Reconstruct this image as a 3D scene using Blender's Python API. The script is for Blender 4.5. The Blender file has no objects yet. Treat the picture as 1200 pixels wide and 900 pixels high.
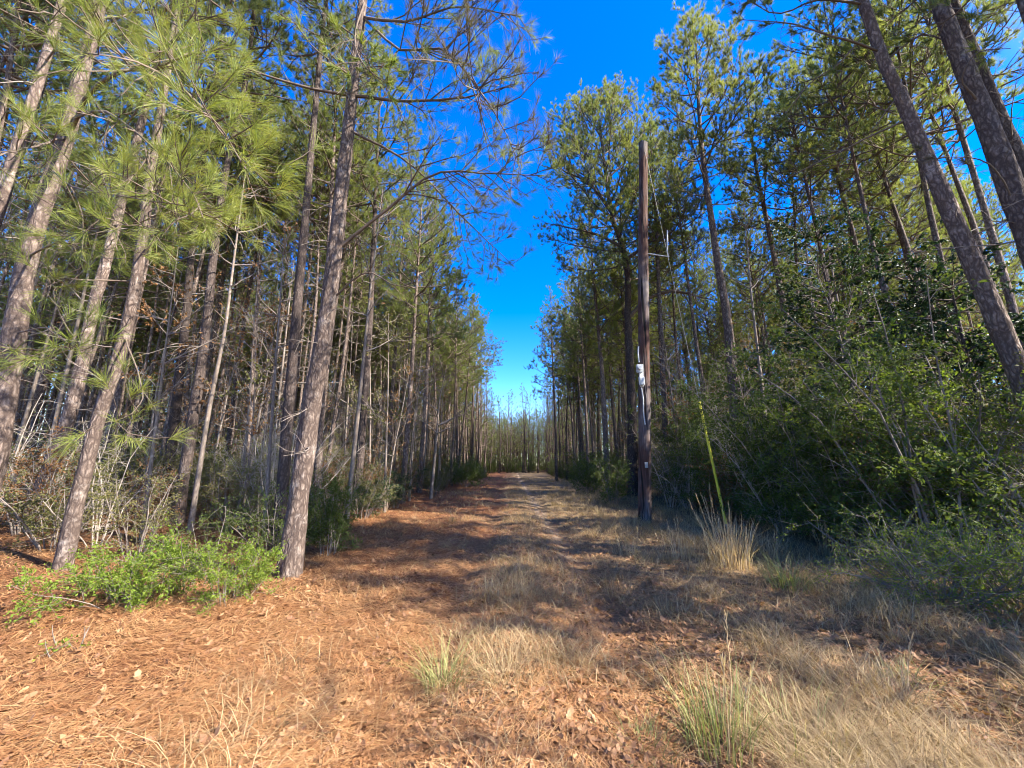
import bpy, math, random
import numpy as np
from mathutils import Vector

R = np.random.default_rng(7)
random.seed(7)
C = bpy.context.scene.collection
sc = bpy.context.scene

# ------------------------------------------------------------------ camera
F = 455.0                       # focal length in pixels of a 1200x900 picture
PITCH = math.radians(11.8)
EYE = 1.6
cam = bpy.data.cameras.new('camera')
cam.sensor_width = 36.0
cam.lens = F / 1200.0 * 36.0
cam.clip_start = 0.05
cam.clip_end = 3000
cam_o = bpy.data.objects.new('camera', cam)
C.objects.link(cam_o)
cam_o.location = (0, 0, EYE)
cam_o.rotation_euler = (math.pi / 2 + PITCH, 0, 0)
sc.camera = cam_o
CP, SP = math.cos(PITCH), math.sin(PITCH)


def ray(px, py):
    xc, yc = (px - 600) / F, (450 - py) / F
    return np.array([xc, CP - yc * SP, SP + yc * CP])


def at(px, py, Y):              # point seen at a pixel, at forward distance Y
    d = ray(px, py)
    return np.array([0, 0, EYE]) + d * (Y / d[1])


# ------------------------------------------------------------------ noise + ground height
def _hash(ix, iy, s):
    n = (ix.astype(np.int64) * 374761393 + iy.astype(np.int64) * 668265263 + s * 974711) & 0x7fffffff
    n = ((n ^ (n >> 13)) * 1274126177) & 0x7fffffff
    return ((n ^ (n >> 16)) & 0xffff) / 65535.0


def vnoise(x, y, s=0):
    x = np.asarray(x, float); y = np.asarray(y, float)
    ix, iy = np.floor(x), np.floor(y)
    fx, fy = x - ix, y - iy
    fx = fx * fx * (3 - 2 * fx); fy = fy * fy * (3 - 2 * fy)
    a = _hash(ix, iy, s); b = _hash(ix + 1, iy, s); c = _hash(ix, iy + 1, s); d = _hash(ix + 1, iy + 1, s)
    return (a * (1 - fx) + b * fx) * (1 - fy) + (c * (1 - fx) + d * fx) * fy


def sstep(a, b, x):
    t = np.clip((np.asarray(x, float) - a) / (b - a), 0, 1)
    return t * t * (3 - 2 * t)


def lane_x(y):
    return 0.25 * np.sin(np.asarray(y) * 0.11)


def gh(x, y):
    x = np.asarray(x, float); y = np.asarray(y, float)
    h = 0.10 * (vnoise(x * .22, y * .22, 1) - .5) + 0.05 * (vnoise(x * .9, y * .9, 2) - .5)
    h = h * sstep(0.0, 3.0, np.hypot(x, y))
    c = lane_x(y)
    h = h - 0.06 * np.exp(-((x - c + .85) / .28) ** 2) - 0.07 * np.exp(-((x - c - .95) / .28) ** 2)
    h = h + 0.04 * np.exp(-((x - c) / .4) ** 2)
    far = sstep(8, 26, np.hypot(x, y * .5))
    h = h + 0.32 * sstep(-3.8, -8.5, x) + 0.25 * sstep(5.5, 9, x) + far * 0.5 * (vnoise(x * .06, y * .06, 5) - .5)
    # the lane rolls a little in the distance
    h = h + 0.10 * sstep(14, 20, y) * np.sin(y * .42) * np.exp(-(x / 8) ** 2)
    return h


def gpix(px, py):               # where a pixel's ray meets the ground
    d = ray(px, py)
    t = -EYE / d[2]
    for _ in range(12):
        p = d * t
        t = (float(gh(p[0], p[1])) - EYE) / d[2]
    return np.array([d[0] * t, d[1] * t, float(gh(d[0] * t, d[1] * t))])


# ------------------------------------------------------------------ mesh building
class MB:
    def __init__(self):
        self.V = []; self.n = 0; self.F = []      # F: (array of faces, material index, smooth)

    def add(self, V, F, mat=0, smooth=False):
        V = np.asarray(V, np.float32).reshape(-1, 3)
        F = np.asarray(F, np.int32)
        if len(F) == 0:
            return
        self.V.append(V); self.F.append((F + self.n, mat, smooth)); self.n += len(V)

    def mesh(self, name, mats):
        me = bpy.data.meshes.new(name)
        V = np.concatenate(self.V)
        me.vertices.add(len(V)); me.vertices.foreach_set('co', V.ravel())
        loops = np.concatenate([f.ravel() for f, _, _ in self.F])
        cnt = np.concatenate([np.full(len(f), f.shape[1], np.int32) for f, _, _ in self.F])
        mi = np.concatenate([np.full(len(f), m, np.int32) for f, m, _ in self.F])
        sm = np.concatenate([np.full(len(f), s, bool) for f, _, s in self.F])
        st = np.concatenate([[0], np.cumsum(cnt)[:-1]]).astype(np.int32)
        me.loops.add(len(loops)); me.loops.foreach_set('vertex_index', loops.astype(np.int32))
        me.polygons.add(len(cnt))
        me.polygons.foreach_set('loop_start', st)
        try:
            me.polygons.foreach_set('loop_total', cnt)
        except Exception:
            pass
        me.polygons.foreach_set('material_index', mi)
        me.polygons.foreach_set('use_smooth', sm)
        for m in mats:
            me.materials.append(m)
        me.update(calc_edges=True)
        return me


def norm(a):
    return a / (np.linalg.norm(a, axis=-1, keepdims=True) + 1e-9)


def rand_unit(n):
    return norm(R.normal(size=(n, 3)))


def tubes(pts, r, k):
    """pts (B,n,3), r (B,n) -> verts, quads of B open tubes with k sides"""
    B, n, _ = pts.shape
    t = np.gradient(pts, axis=1)
    t = norm(t)
    up = np.zeros((B, 1, 3)); up[:, :, 2] = 1
    main = norm((pts[:, -1] - pts[:, 0]))[:, None, :]
    vert = np.abs(main[:, :, 2:3]) > .8
    ref = np.where(vert, np.array([1., 0, 0])[None, None], up)
    u = norm(np.cross(t, np.broadcast_to(ref, t.shape)))
    v = np.cross(t, u)
    a = np.arange(k) * 2 * math.pi / k
    ring = u[:, :, None, :] * np.cos(a)[None, None, :, None] + v[:, :, None, :] * np.sin(a)[None, None, :, None]
    V = pts[:, :, None, :] + ring * r[:, :, None, None]
    idx = np.arange(B * n * k).reshape(B, n, k)
    a0 = idx[:, :-1, :]; b0 = np.roll(idx, -1, 2)[:, :-1, :]
    a1 = idx[:, 1:, :]; b1 = np.roll(idx, -1, 2)[:, 1:, :]
    Fq = np.stack([a0, b0, b1, a1], -1).reshape(-1, 4)
    return V.reshape(-1, 3), Fq


def grow(P, D, L, n, curve, wob):
    """paths (B,n,3) that start at P towards D, bending up by curve and wandering by wob"""
    B = len(P)
    pts = np.zeros((B, n, 3)); pts[:, 0] = P
    d = norm(D)
    step = (L / (n - 1))[:, None]
    curve = np.broadcast_to(np.asarray(curve, float), (B,))
    for i in range(1, n):
        d = d + R.normal(size=(B, 3)) * wob
        d[:, 2] += curve / (n - 1)
        d = norm(d)
        pts[:, i] = pts[:, i - 1] + d * step
    return pts


def sample(pts, par, t):
    n = pts.shape[1]
    f = t * (n - 1); i = np.minimum(f.astype(int), n - 2); w = (f - i)[:, None]
    p = pts[par, i] * (1 - w) + pts[par, i + 1] * w
    return p, norm(pts[par, i + 1] - pts[par, i])


def side_dirs(tan, spread, up=0.0):
    perp = norm(np.cross(tan, rand_unit(len(tan))))
    d = norm(tan * np.cos(spread)[:, None] + perp * np.sin(spread)[:, None])
    d[:, 2] += up
    return norm(d)


def needles(P, D, per, length, width, spread=(.25, 1.0), back=.10, droop=.0, two=False):
    """tufts of pine needles: shoot tips P, shoot directions D"""
    n = len(P)
    p = np.repeat(P, per, 0); d = np.repeat(norm(D), per, 0)
    m = len(p)
    s = R.random(m)
    p = p - d * (s * back)[:, None]
    ang = spread[0] + (spread[1] - spread[0]) * (R.random(m) ** .7) * (.5 + .5 * s)
    nd = side_dirs(d, ang)
    L = length * (.65 + .5 * R.random(m))
    w = norm(np.cross(nd, rand_unit(m))) * (width / 2)
    if two:
        mid = p + nd * (L * .55)[:, None]
        nd2 = nd.copy(); nd2[:, 2] -= droop * (.5 + R.random(m)); nd2 = norm(nd2)
        tip = mid + nd2 * (L * .45)[:, None]
        V = np.stack([p - w * .8, p + w * .8, mid + w, mid - w, tip], 1)
        b = np.arange(m)[:, None] * 5
        return V.reshape(-1, 3), np.concatenate([b + np.array([0, 1, 2]), b + np.array([0, 2, 3]), b + np.array([3, 2, 4])])
    nd[:, 2] -= droop
    tip = p + norm(nd) * L[:, None]
    V = np.stack([p - w, p + w, tip], 1)
    return V.reshape(-1, 3), np.arange(m * 3).reshape(m, 3)


def catmull(P, n):
    P = np.asarray(P, float)
    Q = np.vstack([2 * P[0] - P[1], P, 2 * P[-1] - P[-2]])
    d = np.concatenate([[0], np.cumsum(np.linalg.norm(np.diff(P, axis=0), axis=1))])
    s = np.linspace(0, d[-1], n)
    out = np.zeros((n, 3))
    for i, x in enumerate(s):
        k = min(np.searchsorted(d, x, 'right') - 1, len(P) - 2)
        t = (x - d[k]) / (d[k + 1] - d[k])
        p0, p1, p2, p3 = Q[k], Q[k + 1], Q[k + 2], Q[k + 3]
        out[i] = .5 * ((2 * p1) + (-p0 + p2) * t + (2 * p0 - 5 * p1 + 4 * p2 - p3) * t * t + (-p0 + 3 * p1 - 3 * p2 + p3) * t ** 3)
    return out


# ------------------------------------------------------------------ materials
class NT:
    def __init__(self, name):
        self.m = bpy.data.materials.new(name); self.m.use_nodes = True
        self.t = self.m.node_tree; self.t.nodes.clear()
        self.out = self.t.nodes.new('ShaderNodeOutputMaterial')

    def n(self, typ, ins=None, **kw):
        nd = self.t.nodes.new('ShaderNode' + typ)
        for k, v in kw.items():
            setattr(nd, k, v)
        for k, v in (ins or {}).items():
            if isinstance(v, bpy.types.NodeSocket):
                self.t.links.new(v, nd.inputs[k])
            else:
                nd.inputs[k].default_value = v
        return nd

    def mix(self, f, a, b, mode='MIX'):
        nd = self.t.nodes.new('ShaderNodeMix'); nd.data_type = 'RGBA'; nd.blend_type = mode; nd.clamp_factor = True
        for s, v in ((nd.inputs[0], f), (nd.inputs[6], a), (nd.inputs[7], b)):
            if isinstance(v, bpy.types.NodeSocket):
                self.t.links.new(v, s)
            else:
                s.default_value = v if not isinstance(v, tuple) else (*v, 1)[:4]
        return nd.outputs[2]

    def ramp(self, f, stops, interp='LINEAR'):
        nd = self.t.nodes.new('ShaderNodeValToRGB'); self.t.links.new(f, nd.inputs[0])
        cr = nd.color_ramp; cr.interpolation = interp
        while len(cr.elements) < len(stops):
            cr.elements.new(0.5)
        for e, (p, c) in zip(cr.elements, stops):
            e.position = p; e.color = (*c, 1) if len(c) == 3 else c
        return nd.outputs[0]

    def math(self, op, a, b=0.5, clamp=False):
        nd = self.t.nodes.new('ShaderNodeMath'); nd.operation = op; nd.use_clamp = clamp
        for i, v in enumerate((a, b)):
            if isinstance(v, bpy.types.NodeSocket):
                self.t.links.new(v, nd.inputs[i])
            else:
                nd.inputs[i].default_value = v
        return nd.outputs[0]

    def mapping(self, vec, scale, rot=(0, 0, 0)):
        return self.n('Mapping', {'Vector': vec, 'Scale': scale, 'Rotation': rot}).outputs[0]

    def done(self, shader):
        self.t.links.new(shader, self.out.inputs[0]); return self.m


def foliage_mat(name, cols, trans=.35, rough=.55, tcol=1.6, patch=0.8, spec=.25):
    """leaf colours: cols = ramp stops picked per leaf and per clump; thin leaves let some light through"""
    N = NT(name)
    geo = N.n('NewGeometry'); tc = N.n('TexCoord'); oi = N.n('ObjectInfo')
    nz = N.n('TexNoise', {'Vector': tc.outputs['Object'], 'Scale': patch, 'Detail': 2.0})
    f = N.math('ADD', N.math('MULTIPLY', geo.outputs['Random Per Island'], .45), N.math('MULTIPLY', nz.outputs[0], .45))
    f = N.math('ADD', f, N.math('MULTIPLY', oi.outputs['Random'], .2))
    f = N.math('SUBTRACT', f, .05, True)
    col = N.ramp(f, cols)
    p = N.n('BsdfPrincipled', {'Base Color': col, 'Roughness': rough, 'Specular IOR Level': spec})
    tcl = N.mix(1.0, col, (tcol, tcol * .98, tcol * .5), 'MULTIPLY')
    t = N.n('BsdfTranslucent', {'Color': tcl})
    mx = N.n('MixShader', {0: trans, 1: p.outputs[0], 2: t.outputs[0]})
    return N.done(mx.outputs[0])


def bark_mat(name, plate_a, plate_b, crack, sx=17.0, sz=5.2, bump=.8, dist=.012):
    N = NT(name)
    tc = N.n('TexCoord'); oi = N.n('ObjectInfo')
    off = N.n('VectorMath', {0: tc.outputs['Object'], 1: oi.outputs['Location']}, operation='ADD').outputs[0]
    wz = N.n('TexNoise', {'Vector': off, 'Scale': 3.0, 'Detail': 3.0})
    wv = N.n('VectorMath', {0: off, 1: N.n('VectorMath', {0: wz.outputs[1], 3: .16}, operation='SCALE').outputs[0]}, operation='ADD').outputs[0]
    mp = N.mapping(wv, (sx, sx, sz))
    wv = N.n('VectorMath', {0: wv, 1: N.n('VectorMath', {0: N.n('TexNoise', {'Vector': off, 'Scale': 11.0, 'Detail': 3.0}).outputs[1], 3: .05}, operation='SCALE').outputs[0]}, operation='ADD').outputs[0]
    mp = N.mapping(wv, (sx, sx, sz))
    vo = N.n('TexVoronoi', {'Vector': mp, 'Scale': 1.0, 'Randomness': 1.0}, feature='DISTANCE_TO_EDGE')
    vc = N.n('TexVoronoi', {'Vector': mp, 'Scale': 1.0, 'Randomness': 1.0}, feature='F1')
    fine = N.n('TexNoise', {'Vector': N.mapping(off, (30, 30, 10)), 'Scale': 1.0, 'Detail': 5.0, 'Roughness': .7})
    big = N.n('TexNoise', {'Vector': off, 'Scale': .9, 'Detail': 2.0})
    pl = N.mix(vc.outputs['Color'], plate_a, plate_b)
    pl = N.mix(N.math('MULTIPLY', big.outputs[0], .6), pl, plate_b)
    pl = N.mix(N.ramp(fine.outputs[0], [(.35, (0, 0, 0)), (.7, (1, 1, 1))]), N.mix(1.0, pl, (.55, .5, .47), 'MULTIPLY'), pl)
    edge = N.math('MULTIPLY', N.ramp(vo.outputs['Distance'], [(.0, (0, 0, 0)), (.30, (1, 1, 1))]), N.ramp(fine.outputs[0], [(.30, (.45, .45, .45)), (.55, (1, 1, 1))]))
    fur = N.ramp(N.n('TexNoise', {'Vector': N.mapping(wv, (26, 26, 1.7)), 'Scale': 1.0, 'Detail': 4.0, 'Roughness': .6}).outputs[0], [(.36, (0, 0, 0)), (.52, (1, 1, 1))])
    edge = N.math('MULTIPLY', edge, N.math('ADD', N.math('MULTIPLY', fur, .75), .25))
    col = N.mix(edge, crack, pl)
    lich = N.ramp(N.n('TexNoise', {'Vector': off, 'Scale': 5.0, 'Detail': 6.0, 'Roughness': .7}).outputs[0], [(.56, (0, 0, 0)), (.68, (1, 1, 1))])
    col = N.mix(N.math('MULTIPLY', lich, .35), col, (plate_a[0] * 1.45, plate_a[1] * 1.55, plate_a[2] * 1.6))
    tone = N.math('ADD', N.math('MULTIPLY', oi.outputs['Random'], .5), .72)
    col = N.n('VectorMath', {0: col, 3: tone}, operation='SCALE').outputs[0]
    hgt = N.math('ADD', N.math('MULTIPLY', edge, 1.0), N.math('MULTIPLY', fine.outputs[0], .6))
    b = N.n('Bump', {'Height': hgt, 'Strength': bump, 'Distance': dist})
    p = N.n('BsdfPrincipled', {'Base Color': col, 'Roughness': .92, 'Specular IOR Level': .15, 'Normal': b.outputs[0]})
    return N.done(p.outputs[0])


def plain_mat(name, ca, cb, rough=.8, scale=12.0, stretch=(1, 1, 1), metal=0.0, bump=.3, rand=0.0, spec=.3):
    N = NT(name)
    tc = N.n('TexCoord')
    nz = N.n('TexNoise', {'Vector': N.mapping(tc.outputs['Object'], stretch), 'Scale': scale, 'Detail': 6.0, 'Roughness': .65})
    f = nz.outputs[0]
    if rand:
        geo = N.n('NewGeometry')
        f = N.math('ADD', N.math('MULTIPLY', f, 1 - rand), N.math('MULTIPLY', geo.outputs['Random Per Island'], rand))
    col = N.ramp(f, [(.3, ca), (.7, cb)])
    b = N.n('Bump', {'Height': nz.outputs[0], 'Strength': bump, 'Distance': .01})
    p = N.n('BsdfPrincipled', {'Base Color': col, 'Roughness': rough, 'Metallic': metal, 'Specular IOR Level': spec, 'Normal': b.outputs[0]})
    return N.done(p.outputs[0])


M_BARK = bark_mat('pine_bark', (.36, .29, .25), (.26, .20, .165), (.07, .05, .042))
M_BARK_DARK = bark_mat('shaded_pine_bark', (.16, .125, .11), (.11, .083, .072), (.04, .03, .026))  # pine bark again, darkened: shade on dim trunks put into the colour
M_SMOOTH = bark_mat('sapling_bark', (.33, .29, .25), (.24, .20, .165), (.14, .11, .09), sx=20, sz=5, bump=.3, dist=.004)
M_TWIG = plain_mat('pine_twig', (.07, .05, .038), (.16, .12, .09), .9, 6.0)
M_DEADTWIG = plain_mat('grey_dead_twig', (.10, .08, .066), (.24, .20, .17), .9, 6.0)
M_PALETWIG = plain_mat('pale_dead_twig', (.20, .165, .135), (.42, .36, .30), .9, 6.0)
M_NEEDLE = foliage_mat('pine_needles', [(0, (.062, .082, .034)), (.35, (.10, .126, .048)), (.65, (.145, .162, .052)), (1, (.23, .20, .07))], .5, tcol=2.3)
M_NEEDLE_NEAR = foliage_mat('sunlit_pine_needles', [(0, (.10, .14, .030)), (.4, (.17, .21, .045)), (.75, (.26, .27, .07)), (1, (.38, .28, .11))], .36, patch=2.5)  # yellower, brighter needles: sunlight on the near boughs put into the colour
M_NEEDLE_DRY = foliage_mat('dry_pine_needles', [(0, (.10, .085, .035)), (.5, (.085, .075, .05)), (1, (.20, .12, .06))], .3)
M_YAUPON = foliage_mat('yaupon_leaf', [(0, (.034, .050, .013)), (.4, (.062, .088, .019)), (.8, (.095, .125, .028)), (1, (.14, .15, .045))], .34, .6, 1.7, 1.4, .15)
M_YAUPON_LIT = foliage_mat('sunlit_yaupon_leaf', [(0, (.08, .125, .016)), (.5, (.14, .20, .025)), (1, (.22, .25, .045))], .38, .55, 1.7, 1.8, .2)  # yaupon leaf again, paler: sunlight put into the colour
M_HOLLY = foliage_mat('dark_evergreen_leaf', [(0, (.014, .030, .013)), (.5, (.025, .050, .018)), (1, (.045, .075, .022))], .2, .5, 1.5, 1.2, .2)
M_BROWNLEAF = foliage_mat('withered_leaf', [(0, (.10, .045, .02)), (.5, (.19, .095, .04)), (1, (.30, .18, .085))], .3, .7, 1.4, 1.0, .2)
M_OLIVE = foliage_mat('olive_brush_leaf', [(0, (.055, .060, .018)), (.45, (.10, .105, .03)), (.8, (.15, .12, .045)), (1, (.21, .13, .06))], .3, .6, 1.5, .9, .25)


# ------------------------------------------------------------------ objects
def tag(o, label=None, cat=None, group=None, kind=None):
    if label: o['label'] = label
    if cat: o['category'] = cat
    if group: o['group'] = group
    if kind: o['kind'] = kind
    return o


def empty(name, loc, label, cat, group=None, rz=0, sc_=1.0, tilt=(0, 0)):
    o = bpy.data.objects.new(name, None); C.objects.link(o)
    o.empty_display_size = .3
    o.location = [float(v) for v in loc]; o.rotation_euler = (tilt[0], tilt[1], rz); o.scale = (sc_,) * 3 if not isinstance(sc_, tuple) else sc_
    return tag(o, label, cat, group)


def part(name, me, parent=None):
    o = bpy.data.objects.new(name, me); C.objects.link(o)
    if parent: o.parent = parent
    return o


# ------------------------------------------------------------------ pines
def trunk_mb(poly, r0, mb, rings, sides, rough=0.0, top=.12, flare=.5):
    path = catmull(poly, rings)
    H = path[-1, 2] - path[0, 2]
    t = (path[:, 2] - path[0, 2]) / H
    rr = r0 * (1 - (1 - top) * t ** 1.15) + r0 * flare * np.exp(-(path[:, 2] - path[0, 2]) / .30)
    V, Fq = tubes(path[None], rr[None], sides)
    if rough:
        Vr = V.reshape(rings, sides, 3)
        a = np.arange(sides) / sides
        k = max(6, int(r0 * 70))
        z = (path[:, 2])[:, None]
        n1 = np.zeros((rings, sides))
        for s, (ka, kz, am) in enumerate(((k, 4.0, .55), (k * 2, 11.0, .3), (4, 1.2, .5), (k * 4, 25., .18))):
            # wraps round: cylinder noise sampled on cos/sin
            n1 += am * (vnoise(np.cos(a * 2 * math.pi)[None] * ka / 6.28 + z * .35 + 50, np.sin(a * 2 * math.pi)[None] * ka / 6.28 + z * kz * .5 + 90, 20 + s) - .5)
        Vr += (Vr - path[:, None, :]) * n1[:, :, None] * rough
        V = Vr.reshape(-1, 3)
    mb.add(V, Fq, 0, True)
    return path, rr


def dead_stubs(mb, path, rr, z0, z1, n, mat=1, lmax=1.5):
    if n <= 0: return
    zs = path[0, 2] + z0 + (z1 - z0) * R.random(n) ** .8
    i = np.clip(np.searchsorted(path[:, 2], zs), 1, len(path) - 1)
    w = ((zs - path[i - 1, 2]) / (path[i, 2] - path[i - 1, 2]))[:, None]
    P = path[i - 1] * (1 - w) + path[i] * w
    az = R.random(n) * 6.283
    D = np.stack([np.cos(az), np.sin(az), R.normal(0, .3, n) + .1], 1)
    L = .25 + (lmax - .25) * R.random(n) ** 1.7
    pts = grow(P, D, L, 5, -.15, .16)
    rad = (.006 + .009 * L / lmax)[:, None] * np.linspace(1, .3, 5)[None]
    mb.add(*tubes(pts, rad, 4), mat, True)
    m = n * 3
    par = R.integers(0, n, m)
    p, tn = sample(pts, par, .3 + .65 * R.random(m))
    sub = grow(p, side_dirs(tn, np.full(m, .8)), L[par] * (.2 + .35 * R.random(m)), 4, -.1, .2)
    mb.add(*tubes(sub, np.broadcast_to(np.linspace(.005, .002, 4)[None], (m, 4)), 3), mat, True)


def limb_set(mb, P, D, L, lod, density=1.0, upc=.5, r1=.03, wmat=0, nmat=1, foliage=1.0, wid=None, per=None, nl=.19, droop=.0, paths=None, t0=.3, side=1.0):
    """limbs, side branches, twigs and their needle tufts"""
    if paths is None:
        pts = grow(P, D, L, 7, upc, .10)
    else:
        pts = paths
    B = len(pts)
    n1 = pts.shape[1]
    rad = (r1 * (L / L.max()) ** .8)[:, None] * np.linspace(1, .22, n1)[None]
    mb.add(*tubes(pts, rad, 5), wmat, True)
    ns = np.maximum(2, (L * 3.6 * density)).astype(int)
    par = np.repeat(np.arange(B), ns)
    t = t0 + (1 - t0) * R.random(len(par)) ** .85
    p, tn = sample(pts, par, t)
    L2 = L[par] * (.14 + .42 * (1 - t)) * (.6 + .7 * R.random(len(par))) * side + .12
    d2 = side_dirs(tn, .6 + .5 * R.random(len(par)), .12)
    s2 = grow(p, d2, L2, 5, upc * .6, .14)
    mb.add(*tubes(s2, (.004 + .010 * np.clip(L2, 0, 1.2))[:, None] * np.linspace(1, .35, 5)[None] * (r1 / .03) ** .5, 3), wmat, True)
    n3 = np.maximum(1, (L2 * 5.5 * density)).astype(int)
    par3 = np.repeat(np.arange(len(s2)), n3)
    t3 = .2 + .8 * R.random(len(par3))
    p3, tn3 = sample(s2, par3, t3)
    L3 = .10 + .26 * R.random(len(par3))
    s3 = grow(p3, side_dirs(tn3, .45 + .5 * R.random(len(par3)), .2), L3, 3, .5, .12)
    if lod < 3: mb.add(*tubes(s3, np.broadcast_to(np.linspace(.0055, .003, 3)[None], (len(s3), 3)), 3), wmat, True)
    tips = np.concatenate([s3[:, -1], s2[:, -1], pts[:, -1]])
    dirs = np.concatenate([s3[:, -1] - s3[:, -2], s2[:, -1] - s2[:, -2], pts[:, -1] - pts[:, -2]])
    keep = R.random(len(tips)) < foliage
    tips, dirs = tips[keep], norm(dirs[keep])
    dirs[:, 2] += .25
    spec = {0: (44, .0024, True), 1: (46, .0095, False), 2: (20, .021, False), 3: (9, .07, False)}[lod]
    pr = per or spec[0]; wd = wid or spec[1]
    V, T = needles(tips, dirs, pr, nl, wd, (.15, 1.05), .10 if lod else .09, droop, spec[2])
    mb.add(V, T, nmat, False)
    return pts


def pine_meshes(H, r0, seed, crown0=.55, lod=1, poly=None, rings=26, sides=10, rough=.25, nb=46, blen=2.3, stubs=22, needle=M_NEEDLE,
                foliage=1.0, bark=M_BARK, density=1.0, shape='cone', nl=.20, stub_len=1.5):
    global R
    R = np.random.default_rng(seed)
    if poly is None:
        lean = R.normal(0, .35, 2); bow = R.normal(0, .18, 2)
        poly = [(0, 0, -.25), (bow[0], bow[1], H * .35), (lean[0] * .6 + bow[0] * .6, lean[1] * .6 + bow[1] * .6, H * .7), (lean[0], lean[1], H)]
    tm = MB()
    path, rr = trunk_mb(poly, r0, tm, rings, sides, rough)
    dead_stubs(tm, path, rr, H * .10, H * crown0 * 1.05, stubs, 1, stub_len)
    cm = MB()
    u = (np.arange(nb) + R.random(nb) * .9) / nb
    u = u ** .9
    zc = path[0, 2] + H * (crown0 + (.985 - crown0) * u)
    i = np.clip(np.searchsorted(path[:, 2], zc), 1, len(path) - 1)
    w = ((zc - path[i - 1, 2]) / (path[i, 2] - path[i - 1, 2]))[:, None]
    P = path[i - 1] * (1 - w) + path[i] * w
    az = np.arange(nb) * 2.39996 + R.random(nb) * .8
    el = np.radians(-4 + 58 * u + R.normal(0, 9, nb))
    D = np.stack([np.cos(az) * np.cos(el), np.sin(az) * np.cos(el), np.sin(el)], 1)
    if shape == 'round':
        prof = np.sqrt(np.clip(1 - (u - .38) ** 2 / .42, .05, 1))
    else:
        prof = np.clip(.55 + 1.5 * u, 0, 1) * (1 - u ** 2.2) + .16
    L = blen * prof * (.6 + .6 * R.random(nb))
    limb_set(cm, P, D, L, lod, density, .55, .014 + .011 * blen, 0, 1, foliage, nl=nl)
    # leader
    limb_set(cm, path[-1:] - np.array([[0, 0, .5]]), np.array([[0, 0, 1.]]), np.array([.9]), lod, density, .3, .02, 0, 1, 1.0, nl=nl)
    a = tm.mesh('pine_trunk', [bark, M_DEADTWIG])
    b = cm.mesh('pine_crown', [M_TWIG, needle])
    return a, b


def pine_obj(a, b, loc, label, group, rz=0, s=1.0, tilt=(0, 0)):
    o = empty('pine_tree', loc, label, 'pine tree', group, rz, s, tilt)
    part('trunk', a, o); part('crown', b, o)
    return o


occupied = []            # (x, y, radius) of things placed by hand


def hero(pix, r0, H, label, Y=None, group=None, seed=1, boughs=(), **kw):
    """a pine whose trunk goes through these points of the place"""
    if Y is None:
        g = gpix(*pix[0]); Y = g[1]
    pts = [at(px, py, Y) for px, py in pix]
    gx, gz = pts[0][0], float(gh(pts[0][0], Y))
    # run the lowest stretch down to the ground and the highest one up to the tree's height
    d = norm(pts[1] - pts[0])
    base = pts[0] + d * ((gz - pts[0][2]) / d[2])
    base[2] = float(gh(base[0], Y))
    pts = [p for p in pts if p[2] > base[2] + .4]
    d2 = norm(pts[-1] - (pts[-2] if len(pts) > 1 else base))
    d2 = norm(d2 * np.array([.6, .6, 1]))
    if pts[-1][2] < base[2] + H - 1:
        pts.append(pts[-1] + d2 * ((base[2] + H - pts[-1][2]) / d2[2]))
    poly = [base - base - (pts[0] - base) * (.3 / (pts[0] - base)[2]), np.zeros(3)] + [p - base for p in pts]
    Hh = poly[-1][2]
    a, b = pine_meshes(Hh, r0, seed, poly=poly, **kw)
    o = pine_obj(a, b, base, label, group)
    occupied.append((base[0], base[1], 1.1))
    for k, bg in enumerate(boughs):
        bough(o, base, Y, r0, bg, seed * 31 + k)
    return o


def bough(o, base, Y, r0, bg, seed):
    """one near bough of a tree, through (px, py, depth) points"""
    global R
    R = np.random.default_rng(seed)
    pts = [at(*(q if len(q) == 3 else (q[0], q[1], Y))) - base for q in bg['p']]
    path = catmull(np.array(pts), 12)
    path[1:] += R.normal(0, .012, (11, 3)).cumsum(0) * .6
    L = np.array([np.linalg.norm(np.diff(path, axis=0), axis=1).sum()])
    mb = MB()
    limb_set(mb, None, None, L, bg.get('lod', 1), bg.get('density', 1.0), bg.get('up', .25), bg.get('r', .03), 0, 1, bg.get('foliage', .8),
             paths=path[None], nl=bg.get('nl', .18), droop=bg.get('droop', .25), t0=bg.get('t0', .25), per=bg.get('per'), wid=bg.get('wid'), side=bg.get('side', .42))
    return part('bough', mb.mesh('pine_bough', [M_TWIG, bg.get('mat', M_NEEDLE)]), o)


# ------------------------------------------------------------------ shrubs, saplings
def leaves(P, D, size, ratio=.5, jitter=.9):
    """small folded leaf blades at P, pointing along D"""
    m = len(P)
    d = norm(norm(D) + rand_unit(m) * jitter)
    side = norm(np.cross(d, rand_unit(m)))
    nrm = np.cross(side, d)
    L = size * (.6 + .7 * R.random(m))[:, None]
    W = L * ratio * .5
    base = P; mid = P + d * L * .45
    V = np.stack([base, mid + side * W + nrm * W * .35, base + d * L, mid - side * W + nrm * W * .35], 1)
    b = np.arange(m)[:, None] * 4
    return V.reshape(-1, 3), np.concatenate([b + np.array([0, 1, 2]), b + np.array([0, 2, 3])])


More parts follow.
